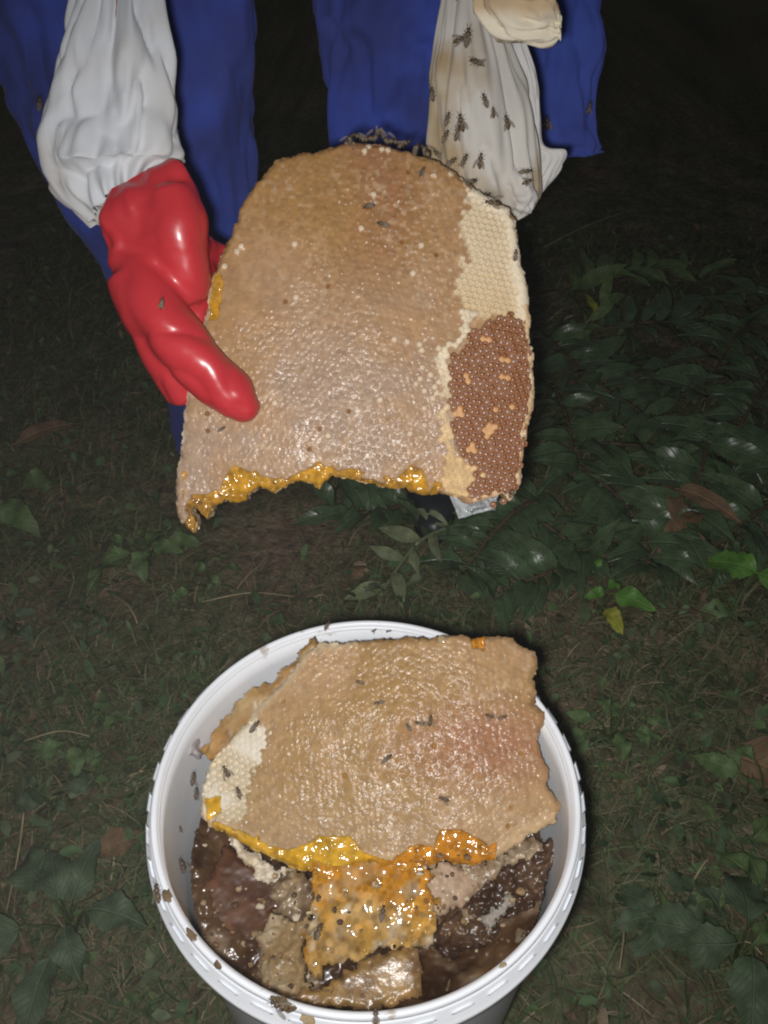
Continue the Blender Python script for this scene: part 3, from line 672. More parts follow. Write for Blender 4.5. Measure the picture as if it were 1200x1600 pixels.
# trouser legs
legL = [S((-95, -330), (395, -330), 1.10), S((-80, -120), (402, -120), 1.02), S((-45, 0), (404, 0), 1.0), S((4, 130), (406, 130), 1.0), S((62, 248), (405, 248), 1.01), S((150, 405), (402, 405), 1.04),
        S((246, 565), (398, 565), 1.07), S((272, 664), (394, 664), 1.09), S((290, 740), (392, 740), 1.10)]
legR = [S((470, -330), (880, -330), 1.10), S((488, -120), (850, -120), 1.04), S((498, 0), (815, 0), 1.02), S((508, 60), (800, 60), 1.02), S((520, 190), (770, 190), 1.03), S((540, 340), (745, 340), 1.05), S((556, 500), (725, 500), 1.07), S((570, 640), (712, 640), 1.085), S((580, 740), (706, 740), 1.09)]
BL, BL2 = (.058, .10, .48), (.055, .075, .30)
tr_parts = []
for i, sec in enumerate((legL, legR)):
    V, F = loft(sec, n=96, m=110, k=.36, disp=folds(.020, 2.0, 4.0, 400 + i * 7))
    tr_parts.append((V, F, clothcol(V, BL, BL2, 12, 411 + i, 1.5)))
V, F, Cc = cat_m(tr_parts); mk('trousers', V, F, M['blue'], person, cols=Cc)
# coat: torso, upper arms and the tail that hangs at the right
def ell(c, rx, ry, n=48):
    th = np.arange(n) * 2 * math.pi / n
    return np.stack([c[0] + rx * np.cos(th), c[1] + ry * np.sin(th), np.full(n, c[2])], 1)
rings = [ell((.02, 1.13, .80), .24, .16), ell((.02, 1.14, .95), .23, .16), ell((.02, 1.13, 1.1), .20, .14), ell((.02, 1.10, 1.25), .22, .14), ell((.02, 1.07, 1.38), .21, .12), ell((.02, 1.06, 1.45), .13, .09), ell((.02, 1.06, 1.48), .075, .07)]
n = 48; V = np.concatenate(rings); V = V + (.014 * (fbm(V[:, 0] * 9, V[:, 1] * 9, V[:, 2] * 9, seed=431) - .5))[:, None]
F = [[i * n + j, i * n + (j + 1) % n, (i + 1) * n + (j + 1) % n, (i + 1) * n + j] for i in range(len(rings) - 1) for j in range(n)]
cparts = [(V, F)]
for pts in ([(-.17, 1.06, 1.39), (-.27, 1.02, 1.22), (-.31, .94, 1.06), (-.27, .83, .93)], [(.21, 1.06, 1.39), (.30, 1.02, 1.22), (.31, .94, 1.06), (.16, .83, .93)]):
    cparts.append(tube(pts, (.085, .075, .068, .06), n=24, m=24))
tail = [S((700, -260), (930, -260), 1.02), S((735, -120), (938, -120), 1.0), S((765, 0), (938, 0), .99), S((780, 70), (944, 70), .985), S((790, 130), (927, 130), .985), S((806, 215), (936, 212), .985), S((815, 248), (934, 236), .985), S((816, 251), (934, 239), .985)]
cparts.append(loft(tail, n=64, m=60, k=.16, disp=folds(.012, 1.6, 3.0, 441)))
V, F, _ = cat_m(cparts); mk('coat', V, F, M['blue'], person, cols=clothcol(V, (.065, .115, .50), (.058, .09, .38), 8, 433))
# white sleeves, gathered at the cuff
slvL = slv = [S((150, -260), (265, -260), .80), S((136, -100), (252, -100), .745), S((124, 0), (246, 0), .715), S((92, 90), (264, 90), .695), S((78, 170), (276, 170), .68), S((66, 232), (281, 228), .665), S((78, 282), (272, 258), .655), S((112, 322), (248, 270), .645), S((150, 352), (232, 276), .64)]
V, F = loft(slv, n=110, m=130, k=.62, disp=folds(.0135, 1.6, 2.3, 451, lambda t: .0036 * max(0, (t - .55) / .45) ** 2), cap=(True, False))
sl1 = mk('sleeve', V, F, M['cotton'], person, cols=clothcol(V, (.585, .61, .645), (.46, .43, .39), 9, 453, 1.9))
slvR = slv = [S((720, -260), (850, -260), .83), S((706, -100), (800, -100), .77), S((694, 0), (772, 0), .74), S((680, 100), (800, 96), .72), S((671, 170), (825, 150), .71), S((668, 225), (838, 225), .705), S((680, 275), (838, 290), .70), S((725, 320), (828, 325), .695), S((760, 345), (800, 345), .69)]
V, F = loft(slv, n=110, m=130, k=.55, disp=folds(.0105, 1.8, 1.5, 461, lambda t: .0028 * max(0, (t - .3) / .7)))
lowz = np.clip((.80 - V[:, 2]) / .12, 0, 1)[:, None]
cc = clothcol(V, (.52, .50, .46), (.34, .26, .155), 22, 463, 1.75)
sl2 = mk('sleeve', V, F, M['cotton'], person, cols=cc)
flap = [S((790, 60), (812, 50), .735), S((796, 100), (834, 110), .73), S((800, 160), (842, 160), .728), S((806, 225), (848, 225), .726), S((820, 250), (882, 236), .724), S((808, 285), (872, 268), .722), S((800, 318), (846, 304), .72), S((806, 332), (828, 328), .715)]
V, F = loft(flap, n=60, m=70, k=.30, disp=folds(.004, 1.4, 3.0, 467))
mk('sleeve_flap', V, F, M['cotton'], person, cols=clothcol(V, (.62, .61, .60), (.50, .46, .40), 12, 469, 2.2))
lobe = [S((782, 262), (812, 258), .69), S((788, 285), (830, 280), .682), S((796, 305), (838, 305), .68), S((804, 322), (834, 324), .68), S((812, 331), (826, 332), .682)]
V, F = loft(lobe, n=40, m=30, k=.6, disp=folds(.003, 1.4, 3.0, 471)); mk('cuff_end', V, F, M['cotton'], person, cols=clothcol(V, (.60, .59, .58), (.5, .46, .4), 12, 473, 2.2))
# red gloves: cuff, palm, thumb over the comb face and four fingers behind it, grown into one skin
def HPt(px, py, off): return at_plane(px, py, HP + HN.normalized() * off, HN)
def SH(l, r, o1, o2=None): return (HPt(l[0], l[1], o1), HPt(r[0], r[1], o1 if o2 is None else o2))
gl = [loft([SH((168, 330), (272, 254), .002), SH((157, 352), (293, 274), .008), SH((167, 392), (318, 322), .004), SH((184, 432), (324, 386), .0), SH((203, 482), (328, 446), -.006), SH((230, 531), (322, 490), -.012), SH((252, 566), (312, 540), -.016), SH((270, 606), (300, 592), -.018)], n=48, m=50, k=.52, disp=folds(.0085, 1.4, 3.2, 481))]
def fing(pts, rad): return tube([HPt(*p) for p in pts], rad, n=20, m=30)
gl.append(fing([(212, 410, .000), (232, 460, .010), (262, 508, .019), (300, 556, .021), (338, 596, .019), (364, 621, .0155), (377, 633, .0140)], (.019, .0205, .0210, .0205, .0205, .0195, .0165)))
gl.append(fing([(203, 430, .004), (229, 500, .006), (256, 552, .000), (276, 600, -.010), (286, 630, -.016)], (.020, .021, .018, .014, .010)))
gl.append(fing([(262, 300, .010), (275, 350, .010), (286, 420, .002), (292, 470, -.006)], (.020, .024, .022, .018)))
tipb = ball(HPt(376, 630, .0155), .0155); gl.append(tipb)
for pts in ([(300, 385, -.012), (335, 402, -.036), (385, 412, -.042), (440, 430, -.041)], [(305, 425, -.014), (340, 446, -.039), (400, 462, -.042), (462, 480, -.041)], [(300, 470, -.016), (335, 492, -.039), (395, 510, -.042), (452, 528, -.041)], [(285, 520, -.018), (318, 548, -.039), (370, 566, -.042), (410, 580, -.041)]):
    gl.append(fing(pts, (.017, .0135, .0125, .0105))); gl.append(ball(HPt(*pts[-1]), .0105))
V, F, _ = cat_m(gl); g1 = mk('glove', V, F, M['glove'], person); remesh(g1, .0020, 14, .6)
ct = bpy.data.textures.new('rubber_creases', 'CLOUDS'); ct.noise_scale = .05; ct.noise_depth = 1
dm = g1.modifiers.new('creases', 'DISPLACE'); dm.texture = ct; dm.strength = .006; dm.mid_level = .5; dm.texture_coords = 'LOCAL'
ct2 = bpy.data.textures.new('rubber_folds', 'MUSGRAVE'); ct2.musgrave_type = 'RIDGED_MULTIFRACTAL'; ct2.noise_scale = .045; ct2.octaves = 2
dm = g1.modifiers.new('folds', 'DISPLACE'); dm.texture = ct2; dm.strength = -.0030; dm.mid_level = .5; dm.texture_coords = 'LOCAL'
sm = g1.modifiers.new('ease', 'SMOOTH'); sm.iterations = 4; sm.factor = .5
gl = [fing([(770, 330, -.050), (740, 360, -.056), (700, 400, -.058)], (.028, .034, .036)), ball(HPt(690, 410, -.056), .033)]
for q, (dx, dy) in enumerate(((-70, -10), (-80, 30), (-70, 70), (-45, 105))):
    gl.append(fing([(700, 400 + q * 14, -.054), (700 + dx * .6, 405 + dy * .7, -.044), (700 + dx * 1.5, 410 + dy, -.0415)], (.015, .013, .0105)))
gl.append(fing([(720, 380, -.050), (765, 420, -.046), (775, 470, -.042)], (.017, .014, .011)))
V, F, _ = cat_m(gl); g2 = mk('glove', V, F, M['glove'], person); remesh(g2, .003, 3)
# the body inside the clothes: one continuous skin
bp = [tube([(.02, 1.14, .82), (.02, 1.14, 1.0), (.02, 1.11, 1.2), (.02, 1.07, 1.36), (.02, 1.06, 1.42)], (.13, .12, .125, .12, .07), n=20, m=20), tube([(.02, 1.06, 1.40), (.02, 1.03, 1.52)], .055, n=16, m=8),
      ball((.02, 1.01, 1.62), (.075, .095, .115), 20, 14), ball((.02, .91, 1.60), (.012, .018, .02)), ball((-.057, 1.02, 1.61), (.012, .02, .03)), ball((.097, 1.02, 1.61), (.012, .02, .03)), ball((.02, .93, 1.545), (.03, .02, .012))]
def mid(sec): return [tuple((a + b) / 2) for a, b in sec]
bp.append(tube([(-.14, 1.06, 1.38), (-.29, .97, 1.10)] + mid(slvL[1:]) + [tuple(HPt(230, 400, .0))], (.05, .018, .014, .013, .013, .013, .013), n=14, m=40))
bp.append(tube([(.18, 1.06, 1.38), (.30, .97, 1.10)] + mid(slvR[1:]) + [tuple(HPt(745, 352, -.054))], (.05, .018, .012, .011, .011, .011, .011), n=14, m=40))
bp.append(tube([(-.07, 1.14, .86)] + mid(legL) + [(mid(legL)[-1][0], 1.14, .08)], (.03, .018, .016, .016, .018), n=14, m=30))
bp.append(tube([(.11, 1.14, .86)] + mid(legR) + [(mid(legR)[-1][0], 1.14, .08)], (.03, .018, .016, .016, .018), n=14, m=30))
V, F, _ = cat_m(bp); bd = mk('body', V, F, M['skin'], person); remesh(bd, .008, 3)
V, F = ball((.02, 1.03, 1.645), (.083, .098, .105), 20, 12); V = V[:]; mk('hair', V, F, M['hair'], person)
# boots
for (px, py, sx) in ((372, 742, -.1), (678, 822, .06)):
    toe = at_z(px, py, .03)
    hx = toe.x - sx * .3; hy = toe.y + .22
    parts = [tube([(hx, hy, .05), (toe.x, toe.y + .06, .045), (toe.x, toe.y, .035)], (.043, .045, .032), n=20, m=20), ball((toe.x, toe.y - .002, .034), (.034, .034, .03)), tube([(hx, hy - .01, .04), (hx, hy, .30)], (.045, .06), n=20, m=12)]
    V, F, _ = cat_m(parts); V[:, 2] = np.maximum(V[:, 2], .004); o = mk('boot', V, F, M['boot'], person); remesh(o, .004, 3)

# ------------------------------------------------------------------ a pale cloth end hanging in at the top, and clear plastic under the comb
rag = thing('cloth_strip', 'pale tan and cream cloth end at the top in front of the blue coat', 'cloth', at_y(810, 30, .70))
V, F = loft([(at_y(735, -70, .71), at_y(800, -100, .71)), (at_y(745, -20, .70), at_y(820, -60, .70)), (at_y(756, 22, .69), at_y(826, -30, .69)), (at_y(785, 58, .685), at_y(842, -22, .685)), (at_y(836, 68, .68), at_y(858, -8, .68)), (at_y(868, 62, .68), at_y(872, 18, .68)), (at_y(876, 50, .68), at_y(877, 36, .68))], n=70, m=60, k=.35, disp=folds(.009, 1.5, 2.5, 491))
px, py = to_px(V); t = np.clip((py - 18 + 14 * fbm(px / 40, py / 40, seed=492)) / 20, 0, 1)[:, None]
mk('cloth', V, F, M['rag'], rag, cols=np.array((.55, .41, .25)) * (1 - t) + np.array((.74, .68, .54)) * t)
pls = thing('plastic_scrap', 'crumpled clear plastic scrap hanging below the brown corner of the held comb', 'plastic', HPt(735, 790, -.012))
u, v = np.meshgrid(np.linspace(0, 1, 40), np.linspace(0, 1, 26))
c0, c1, c2, c3 = [np.array(HPt(*p)) for p in ((694, 752, -.012), (782, 762, -.012), (772, 796, -.010), (716, 810, -.014))]
G = (1 - v)[..., None] * ((1 - u)[..., None] * c0 + u[..., None] * c1) + v[..., None] * ((1 - u)[..., None] * c3 + u[..., None] * c2)
G = G + np.array(HN.normalized()) * (.016 * (fbm(u * 5, v * 4, seed=501) - .5) + .006 * (np.abs(vn(u * 11 + v * 3, v * 5, seed=502) - .5)))[..., None]
ii = np.arange(u.size).reshape(u.shape); PF = np.stack([ii[:-1, :-1], ii[1:, :-1], ii[1:, 1:], ii[:-1, 1:]], -1).reshape(-1, 4)
mk('film', G.reshape(-1, 3), PF, M['clear'], pls)

# ------------------------------------------------------------------ leaves and plants
def leaf_mesh(name, m, wid=.3, prof=1.0, fold=.25, curl=.3, tip=1.0, wav=0.0, seed=0, n=9):
    """unit-length leaf along +X, face up"""
    V = []; rnd = random.Random(seed); ph = rnd.random() * 6
    for i in range(n + 1):
        t = i / n; w = wid / 2 * (math.sin(math.pi * t ** prof) ** .85 if 0 < t < 1 else 0.02) * (1 if t < .6 else tip ** (t - .6)) + .004
        zc = -curl * t * t * .5 + .06 * math.sin(math.pi * t); w *= 1 + (.16 * (i % 2) - .08 if wid > .5 else 0) + rnd.uniform(-.05, .05)
        for k in (-1, -.5, 0, .5, 1):
            V.append((t, k * w, zc + abs(k) * w * fold + wav * math.sin(9 * t + ph + k) * w * abs(k)))
    F = [[i * 5 + j, i * 5 + 5 + j, i * 5 + 6 + j, i * 5 + 1 + j] for i in range(n) for j in range(4)]
    nv = len(V)                                         # short stalk
    V += [(-.12, -.008, 0), (-.12, .008, 0), (.02, .01, .005), (.02, -.01, .005), (-.12, 0, .014), (.02, 0, .02)]
    F += [[nv, nv + 1, nv + 2, nv + 3], [nv + 1, nv + 4, nv + 5, nv + 2], [nv + 4, nv, nv + 3, nv + 5]]
    return mesh(name, V, F, M[m])
LM = {}
for k in ('leaf_dark', 'leaf_mid', 'leaf_pale', 'leaf_bright', 'leaf_yellow', 'leaf_dry', 'leaf_teal'):
    LM[k, 'long'] = [leaf_mesh('leaf', k, .34, .9, .25, .25 + .25 * i, wav=.25, seed=i) for i in range(3)]
    LM[k, 'oval'] = [leaf_mesh('leaf', k, .50 + .06 * i, .72 + .05 * i, .22, .25 + .3 * i, wav=.5, seed=i + 5, n=13) for i in range(4)]
LM['leaf_dry', 'curl'] = [leaf_mesh('leaf', 'leaf_dry', .5, .85, .7, .9, wav=.5, seed=8)]
def leaf_at(parent, key, p, d, up, L, i, roll=0.0):
    x = Vector(d).normalized(); z = Vector(up); z = (z - x * z.dot(x)).normalized(); y = z.cross(x)
    m = Matrix((x, y, z)).transposed().to_4x4() @ Matrix.Rotation(roll, 4, 'X')
    ms = LM[key]
    return put('leaf', ms[i % len(ms)], parent, Matrix.Translation(Vector(p) - wloc(parent)) @ m @ Matrix.Scale(L, 4))
def branch(name, label, cat, pts, rad, n, L, key, stem='stem_brown', ang=55, group=None, seed=0, tipleaf=True, lift=.25, lv=.25):
    rnd = random.Random(seed)
    P = cr([tuple(p) for p in pts], 40)
    root = thing(name, label, cat, tuple(P[0]), group)
    V, F = tube(pts, rad, n=7, m=30); mk('stem', V, F, M[stem], root)
    for i in range(n):
        t = (i + .6) / n; k = min(int(t * 38), 38); p = P[k]; tg = Vector(P[k + 1] - P[k]).normalized()
        s = 1 if i % 2 else -1
        a = R(ang + rnd.uniform(-14, 14)) * s
        sd = Vector((0, 0, 1)).cross(tg).normalized()
        d = tg * math.cos(a) + sd * math.sin(a) + Vector((0, 0, lift + rnd.uniform(-.25, .4)))
        up = Vector((rnd.uniform(-.75, .75), rnd.uniform(-.9, .3), 1))
        leaf_at(root, key if not callable(key) else key(i), p, d, up, L * rnd.uniform(1 - lv, 1 + lv), i + seed, rnd.uniform(-.4, .4))
    if tipleaf: leaf_at(root, key if not callable(key) else key(n), P[-1], Vector(P[-1] - P[-4]) + Vector((0, 0, .02)), (0, -.2, 1), L, seed)
    return root
D = ('leaf_dark', 'long'); MD = ('leaf_mid', 'long')
bl = [  # label, stem pixels with height, leaves, length
 ('dark leafy branch with bare curved brown stem just right of the held comb', [(852, 548, .03), (880, 590, .05), (930, 645, .06), (985, 678, .06), (1040, 715, .05)], 14, .085, D),
 ('dark glossy branch with upright leaflets pointing up at right of the picture', [(930, 545, .05), (985, 548, .07), (1040, 552, .08), (1090, 556, .07), (1130, 560, .05)], 13, .10, D),
 ('dark glossy branch along the right edge with broad hanging leaflets', [(1190, 520, .09), (1150, 560, .09), (1110, 610, .07), (1080, 660, .05)], 10, .11, D),
 ('dark leafy branch with stem bending down past the dry leaves', [(898, 752, .04), (930, 790, .06), (968, 830, .06), (998, 870, .05), (1012, 915, .03)], 13, .085, D),
 ('dark glossy branch lying level in the middle of the leaf heap', [(890, 735, .05), (950, 738, .07), (1010, 745, .07), (1070, 760, .06), (1120, 778, .04)], 15, .09, D),
 ('dark leafy branch low down between the bucket and the comb corner', [(840, 800, .03), (800, 835, .05), (760, 875, .05), (720, 915, .03)], 12, .08, D),
 ('dark drooping branch above the bright green seedling', [(1100, 700, .06), (1080, 780, .07), (1050, 850, .06), (1000, 905, .03)], 12, .095, D),
 ('dim leafy branch at the far top of the leaf heap', [(880, 480, .04), (940, 470, .07), (1010, 465, .08), (1080, 470, .06)], 12, .09, MD),
 ('dark leafy branch reaching behind the bucket rim at upper right', [(900, 905, .03), (860, 925, .05), (810, 945, .05), (770, 955, .03)], 10, .075, D),
 ('dark leafy branch half hidden under the honeycomb bottom edge', [(640, 800, .03), (600, 825, .04), (560, 830, .04), (520, 815, .03)], 10, .075, D),
 ('dark branch hanging straight down close beside the lower right comb corner', [(862, 640, .05), (876, 690, .06), (885, 730, .06), (888, 780, .04)], 11, .085, D),
 ('dark branch whose tip points at the bright left seedling', [(845, 850, .05), (875, 872, .05), (900, 885, .04), (922, 892, .03)], 9, .075, D),
 ('dark branch tucked under the yellowing shoot', [(895, 590, .04), (950, 605, .05), (1000, 622, .05), (1050, 640, .04)], 12, .085, D),
 ('dark branch near the right edge above the dry leaf cluster', [(1185, 640, .06), (1155, 685, .06), (1130, 725, .05), (1110, 760, .04)], 10, .09, D),
 ('dark branch spread below the held comb between plastic scrap and pale sprig', [(770, 805, .03), (730, 822, .04), (690, 838, .04), (655, 846, .03)], 9, .07, D),
 ('dark leafy branch at the right edge level with the seedlings', [(1195, 820, .05), (1160, 845, .06), (1130, 865, .05), (1100, 880, .03)], 9, .085, D),
]
for i, (lab, pts, n, L, key) in enumerate(bl):
    branch('fallen_branch', lab, 'branch', [gz(x, y, h) for x, y, h in pts], (.0042, .003, .0015), int(n * 1.5), L * 1.08, key, group='cut leafy branches on the ground', seed=20 + i, ang=58)
branch('yellowing_shoot', 'small shoot with yellow green fan of leaves among dark branches', 'branch', [gz(870, 560, .03), gz(905, 545, .06), gz(930, 525, .08)], (.003, .002, .0015), 7, .07, lambda i: (('leaf_yellow', 'long') if i == 5 else MD), stem='straw', seed=50, ang=40, lift=.4)
branch('pale_sprig', 'pale green upturned sprig just behind the bucket rim', 'branch', [gz(742, 843, .05), gz(700, 858, .05), gz(655, 882, .05), gz(625, 912, .04), gz(598, 948, .03)], (.0035, .003, .002), 9, .062, ('leaf_pale', 'long'), stem='leaf_pale', seed=61, ang=48, lift=.1)
branch('dry_leaf_cluster', 'dry tan leaf cluster drooping among the dark branches at right', 'dry leaves', [gz(1030, 800, .07), gz(1045, 830, .07), gz(1055, 870, .06)], (.003, .002, .0015), 6, .095, ('leaf_dry', 'long'), seed=64, ang=34, lift=-.1)
# seedlings with bright leaves
def seedling(label, base, leaves, seed, stem='stem_green'):
    root = thing('seedling', label, 'plant', gz(*base), 'bright seedlings at the right')
    b = gz(base[0], base[1], 0)
    for i, (px, py, h, L, ang, key) in enumerate(leaves):
        p = gz(px, py, h)
        V, F = tube([b, (b + p) / 2 + Vector((0, .004, .012)), p], (.0018, .0014, .001), n=6, m=10); mk('stem', V, F, M[stem], root)
        d = Vector((math.cos(R(ang)), math.sin(R(ang)), .12))
        leaf_at(root, (key, 'oval'), p, d, (0, -.45, 1), L, i + seed)
seedling('seedling with rounded bright green leaves left of the runner stem', (940, 960), [(928, 925, .045, .045, 105, 'leaf_bright'), (945, 945, .04, .030, 40, 'leaf_bright'), (938, 948, .04, .028, 200, 'leaf_bright'), (952, 960, .05, .062, -35, 'leaf_bright'), (940, 975, .035, .045, -70, 'leaf_yellow')], 1)
seedling('seedling with two large bright green leaves at the right picture edge', (1130, 985), [(1160, 945, .07, .07, 150, 'leaf_bright'), (1162, 948, .07, .075, -35, 'leaf_bright'), (1130, 970, .03, .05, 200, 'leaf_mid')], 3)
rn = thing('runner_stem', 'thin bare runner stem lying between the two bright seedlings', 'stem', gz(950, 968)); V, F = tube([gz(950, 968, .035), gz(1020, 972, .03), gz(1070, 978, .03), gz(1115, 984, .025)], .0016, n=6, m=24); mk('stem', V, F, M['stem_brown'], rn)
# low herbs
def herb(label, base, n, L, key, seed, h=.05, spread=.05):
    rnd = random.Random(seed); b = gz(*base); root = thing('herb', label, 'plant', tuple(b), 'low broad leaved herbs')
    for i in range(n):
        a = 2 * math.pi * (i + rnd.random() * .9) / n; r = spread * rnd.uniform(.1, .9)
        p = b + Vector((r * math.cos(a), r * math.sin(a), h * rnd.uniform(.6, 1.2)))
        V, F = tube([b, (b + p) / 2 + Vector((0, 0, .01)), p], (.002, .0015, .001), n=5, m=7); mk('stem', V, F, M['stem_green'], root)
        leaf_at(root, (key, 'oval'), p, (math.cos(a), math.sin(a), rnd.uniform(-.15, .2)), (rnd.uniform(-.2, .2), -.3, 1), L * .72 * rnd.uniform(.45, 1.2), i + seed, rnd.uniform(-.6, .6))
herb('broad green herb on the ground left below the held comb corner', (235, 885), 8, .085, 'leaf_mid', 1)
herb('pointed green herb at the left picture edge beside the grass', (10, 800), 6, .10, 'leaf_mid', 2)
herb('broad teal green herb left of the bucket near the bottom', (120, 1460), 8, .085, 'leaf_teal', 3, .06)
herb('small green herb at the left edge below the pale straws', (25, 985), 6, .055, 'leaf_teal', 4, .04)
herb('small green herb in the grass left of the bucket rim', (130, 1180), 7, .045, 'leaf_mid', 5, .03)
herb('dark green herb at the bottom right corner', (1150, 1500), 8, .10, 'leaf_teal', 6, .06)
herb('broad green herb by the right edge below the dry leaf', (1175, 1420), 6, .09, 'leaf_mid', 7, .05)
herb('small green herb right of the bucket rim', (955, 1150), 9, .05, 'leaf_mid', 8, .05)
herb('green herb at the right of the bucket near the bottom', (1030, 1450), 7, .06, 'leaf_teal', 9, .04)
herb('tiny round leaved herb left of the bucket above the dry leaf', (90, 1270), 7, .04, 'leaf_teal', 10, .03)
herb('small herb beside the straws under the left comb corner', (330, 925), 7, .04, 'leaf_mid', 11, .03)
herb('bright green herb tip at the right edge beside the brown leaf', (1195, 1250), 5, .07, 'leaf_mid', 12, .05)
herb('tiny herb in the grass far left between straws', (145, 960), 6, .04, 'leaf_teal', 13, .03)
# single dry leaves and straws
for lab, px, py, L, a, k in (('curled tan dry leaf in the grass left of the bucket', 150, 1350, .06, 30, 'curl'), ('large dull brown dry leaf at the right edge', 1135, 1180, .13, -35, 'oval'), ('small reddish dry leaf right of the bucket', 975, 1235, .03, 100, 'long'),
                             ('brown dry leaf under the right side of the held comb', 780, 860, .04, 60, 'curl'), ('pale brown dry leaf at the left edge under the glove', 30, 700, .11, 35, 'long'), ('brown dry leaf on bare soil left of the pale sprig', 556, 915, .04, 80, 'oval')):
    p = gz(px, py, .012); o = thing('dry_leaf', lab, 'leaf', tuple(p), 'single dry leaves')
    leaf_at(o, ('leaf_dry', k), p, (math.cos(R(a)), math.sin(R(a)), .1), (.1, -.3, 1), L, 0)
for lab, a, b in (('long pale straw right of the held comb on dark ground', (846, 416, .05), (966, 370, .06)), ('pale straw lying across bare soil above the bucket', (318, 958, .02), (462, 952, .02)), ('short pale straw near the upper left bucket rim', (478, 966, .02), (514, 948, .02)),
                  ('bent straw in the grass at the left', (50, 1182, .03), (150, 1172, .03)), ('forked pale twig right of the bucket near the bottom', (1070, 1400, .02), (1095, 1365, .04)), ('pale straw at the bottom left edge', (0, 1498, .03), (42, 1470, .03)),
                  ('thin straw at the right near the bottom', (1125, 1490, .03), (1182, 1504, .03)), ('brown stalk leaning right of the bucket bottom', (965, 1440, .02), (955, 1540, .05)), ('pale straw pair in the grass at the lower left', (55, 1300, .04), (20, 1440, .02))):
    A, B = gz(*a), gz(*b); o = thing('straw', lab, 'straw', tuple(A), 'loose straws on the ground')
    V, F = tube([A, (A + B) / 2 + Vector((.004, .006, .008)), B], (.0014, .0012, .0008), n=5, m=12); mk('stalk', V, F, M['straw'], o)

# ------------------------------------------------------------------ grass, ground cover, litter
rng = np.random.default_rng(5)
def scatter(n, dens):
    x = rng.uniform(-1.0, 1.25, n * 6); y = rng.uniform(.02, 2.3, n * 6)
    P3 = np.stack([x, y, 0 * x], 1); px, py = to_px(P3)
    bare = np.exp(-(((px - 430) / 150) ** 2 + ((py - 850) / 110) ** 2))
    k = rng.random(n * 6) < dens * (.25 + 1.3 * fbm(x * 5, y * 5, seed=601) ** 1.5) * (1 - .92 * bare) * np.where(y > 1.5, .5, 1)
    k &= (np.hypot(x - BC.x, y - BC.y) > .14)
    x, y = x[k][:n], y[k][:n]
    return x, y, ground_h(x, y)
def blades(n, lmin, lmax, wid, lean, pal, seg=4, flat=.0):
    x, y, z = scatter(n, .8); n = len(x)
    L = rng.uniform(lmin, lmax, n); a = rng.uniform(0, 2 * np.pi, n); ln = rng.uniform(*lean, n); w = wid * rng.uniform(.6, 1.3, n)
    t = np.linspace(0, 1, seg + 1)[None, :]
    run = L[:, None] * np.sin(ln)[:, None] * t ** (1.2); rise = L[:, None] * np.cos(ln)[:, None] * t * (1 - .45 * t) + .002
    bend = rng.normal(0, .35, n)[:, None] * t ** 2
    cx = x[:, None] + run * np.cos(a[:, None] + bend); cy = y[:, None] + run * np.sin(a[:, None] + bend); cz = z[:, None] + rise
    ww = w[:, None] * (1 - t ** 2.5 * .93) * .5
    sx, sy = -np.sin(a)[:, None] * ww, np.cos(a)[:, None] * ww
    V = np.stack([np.stack([cx - sx, cy - sy, cz], -1), np.stack([cx + sx, cy + sy, cz + ww * .5], -1)], 2).reshape(-1, 3)
    b = np.arange(n)[:, None] * (seg + 1) * 2 + np.arange(seg)[None, :] * 2
    F = np.stack([b, b + 1, b + 3, b + 2], -1).reshape(-1, 4)
    pal = np.array(pal); c = pal[rng.integers(0, len(pal), n)] * rng.uniform(.6, 1.3, n)[:, None]
    return V, F, np.repeat(c, (seg + 1) * 2, 0)
A = blades(75000, .02, .07, .0021, (.5, 1.5), [(.12, .165, .07), (.10, .145, .06), (.17, .16, .085), (.22, .185, .11), (.08, .12, .055)])
B = blades(4000, .02, .09, .0016, (1.1, 1.55), [(.40, .33, .21), (.30, .23, .15), (.22, .17, .11)])
V = np.concatenate([A[0], B[0]]); F = np.concatenate([A[1], B[1] + len(A[0])]); Cc = np.concatenate([A[2], B[2]])
tag(mk('grass', V, F, M['grass'], cols=Cc), 'sparse trodden grass and straws over dark soil', 'grass', kind='stuff')
def bits(n, L, pal, h, wid=.6):
    x, y, z = scatter(n, .9); n = len(x)
    s = rng.uniform(*L, n); a = rng.uniform(0, 2 * np.pi, n); tx = rng.normal(0, .45, n); ty = rng.normal(0, .45, n); zz = z + rng.uniform(.003, h, n)
    u = np.array([0, .3, .7, 1, .7, .3]); v = np.array([0, .42, .34, 0, -.34, -.42]) * wid
    dx = u[None] * s[:, None]; dy = v[None] * s[:, None]
    V = np.stack([x[:, None] + dx * np.cos(a)[:, None] - dy * np.sin(a)[:, None], y[:, None] + dx * np.sin(a)[:, None] + dy * np.cos(a)[:, None], zz[:, None] + dx * tx[:, None] + np.abs(dy) * .5 + dy * ty[:, None]], -1).reshape(-1, 3)
    b = np.arange(n)[:, None] * 6
    F = np.concatenate([np.concatenate([b + 0, b + 1, b + 2, b + 3], 1), np.concatenate([b + 0, b + 3, b + 4, b + 5], 1)])
    pal = np.array(pal); c = pal[rng.integers(0, len(pal), n)] * rng.uniform(.6, 1.3, n)[:, None]
    return V, F, np.repeat(c, 6, 0)
A = bits(7000, (.008, .026), [(.09, .15, .065), (.08, .125, .06), (.11, .17, .065), (.13, .165, .09)], .035)
tag(mk('ground_cover', A[0], A[1], M['litter'], cols=A[2]), 'small dull green leaves of ground cover between the grass', 'ground cover', kind='stuff')
A = bits(2600, (.006, .03), [(.14, .10, .06), (.20, .14, .09), (.10, .07, .045), (.26, .2, .13)], .008, .45)
tag(mk('leaf_litter', A[0], A[1], M['litter'], cols=A[2]), 'brown crumbs of dry leaf litter on the soil', 'leaf litter', kind='stuff')

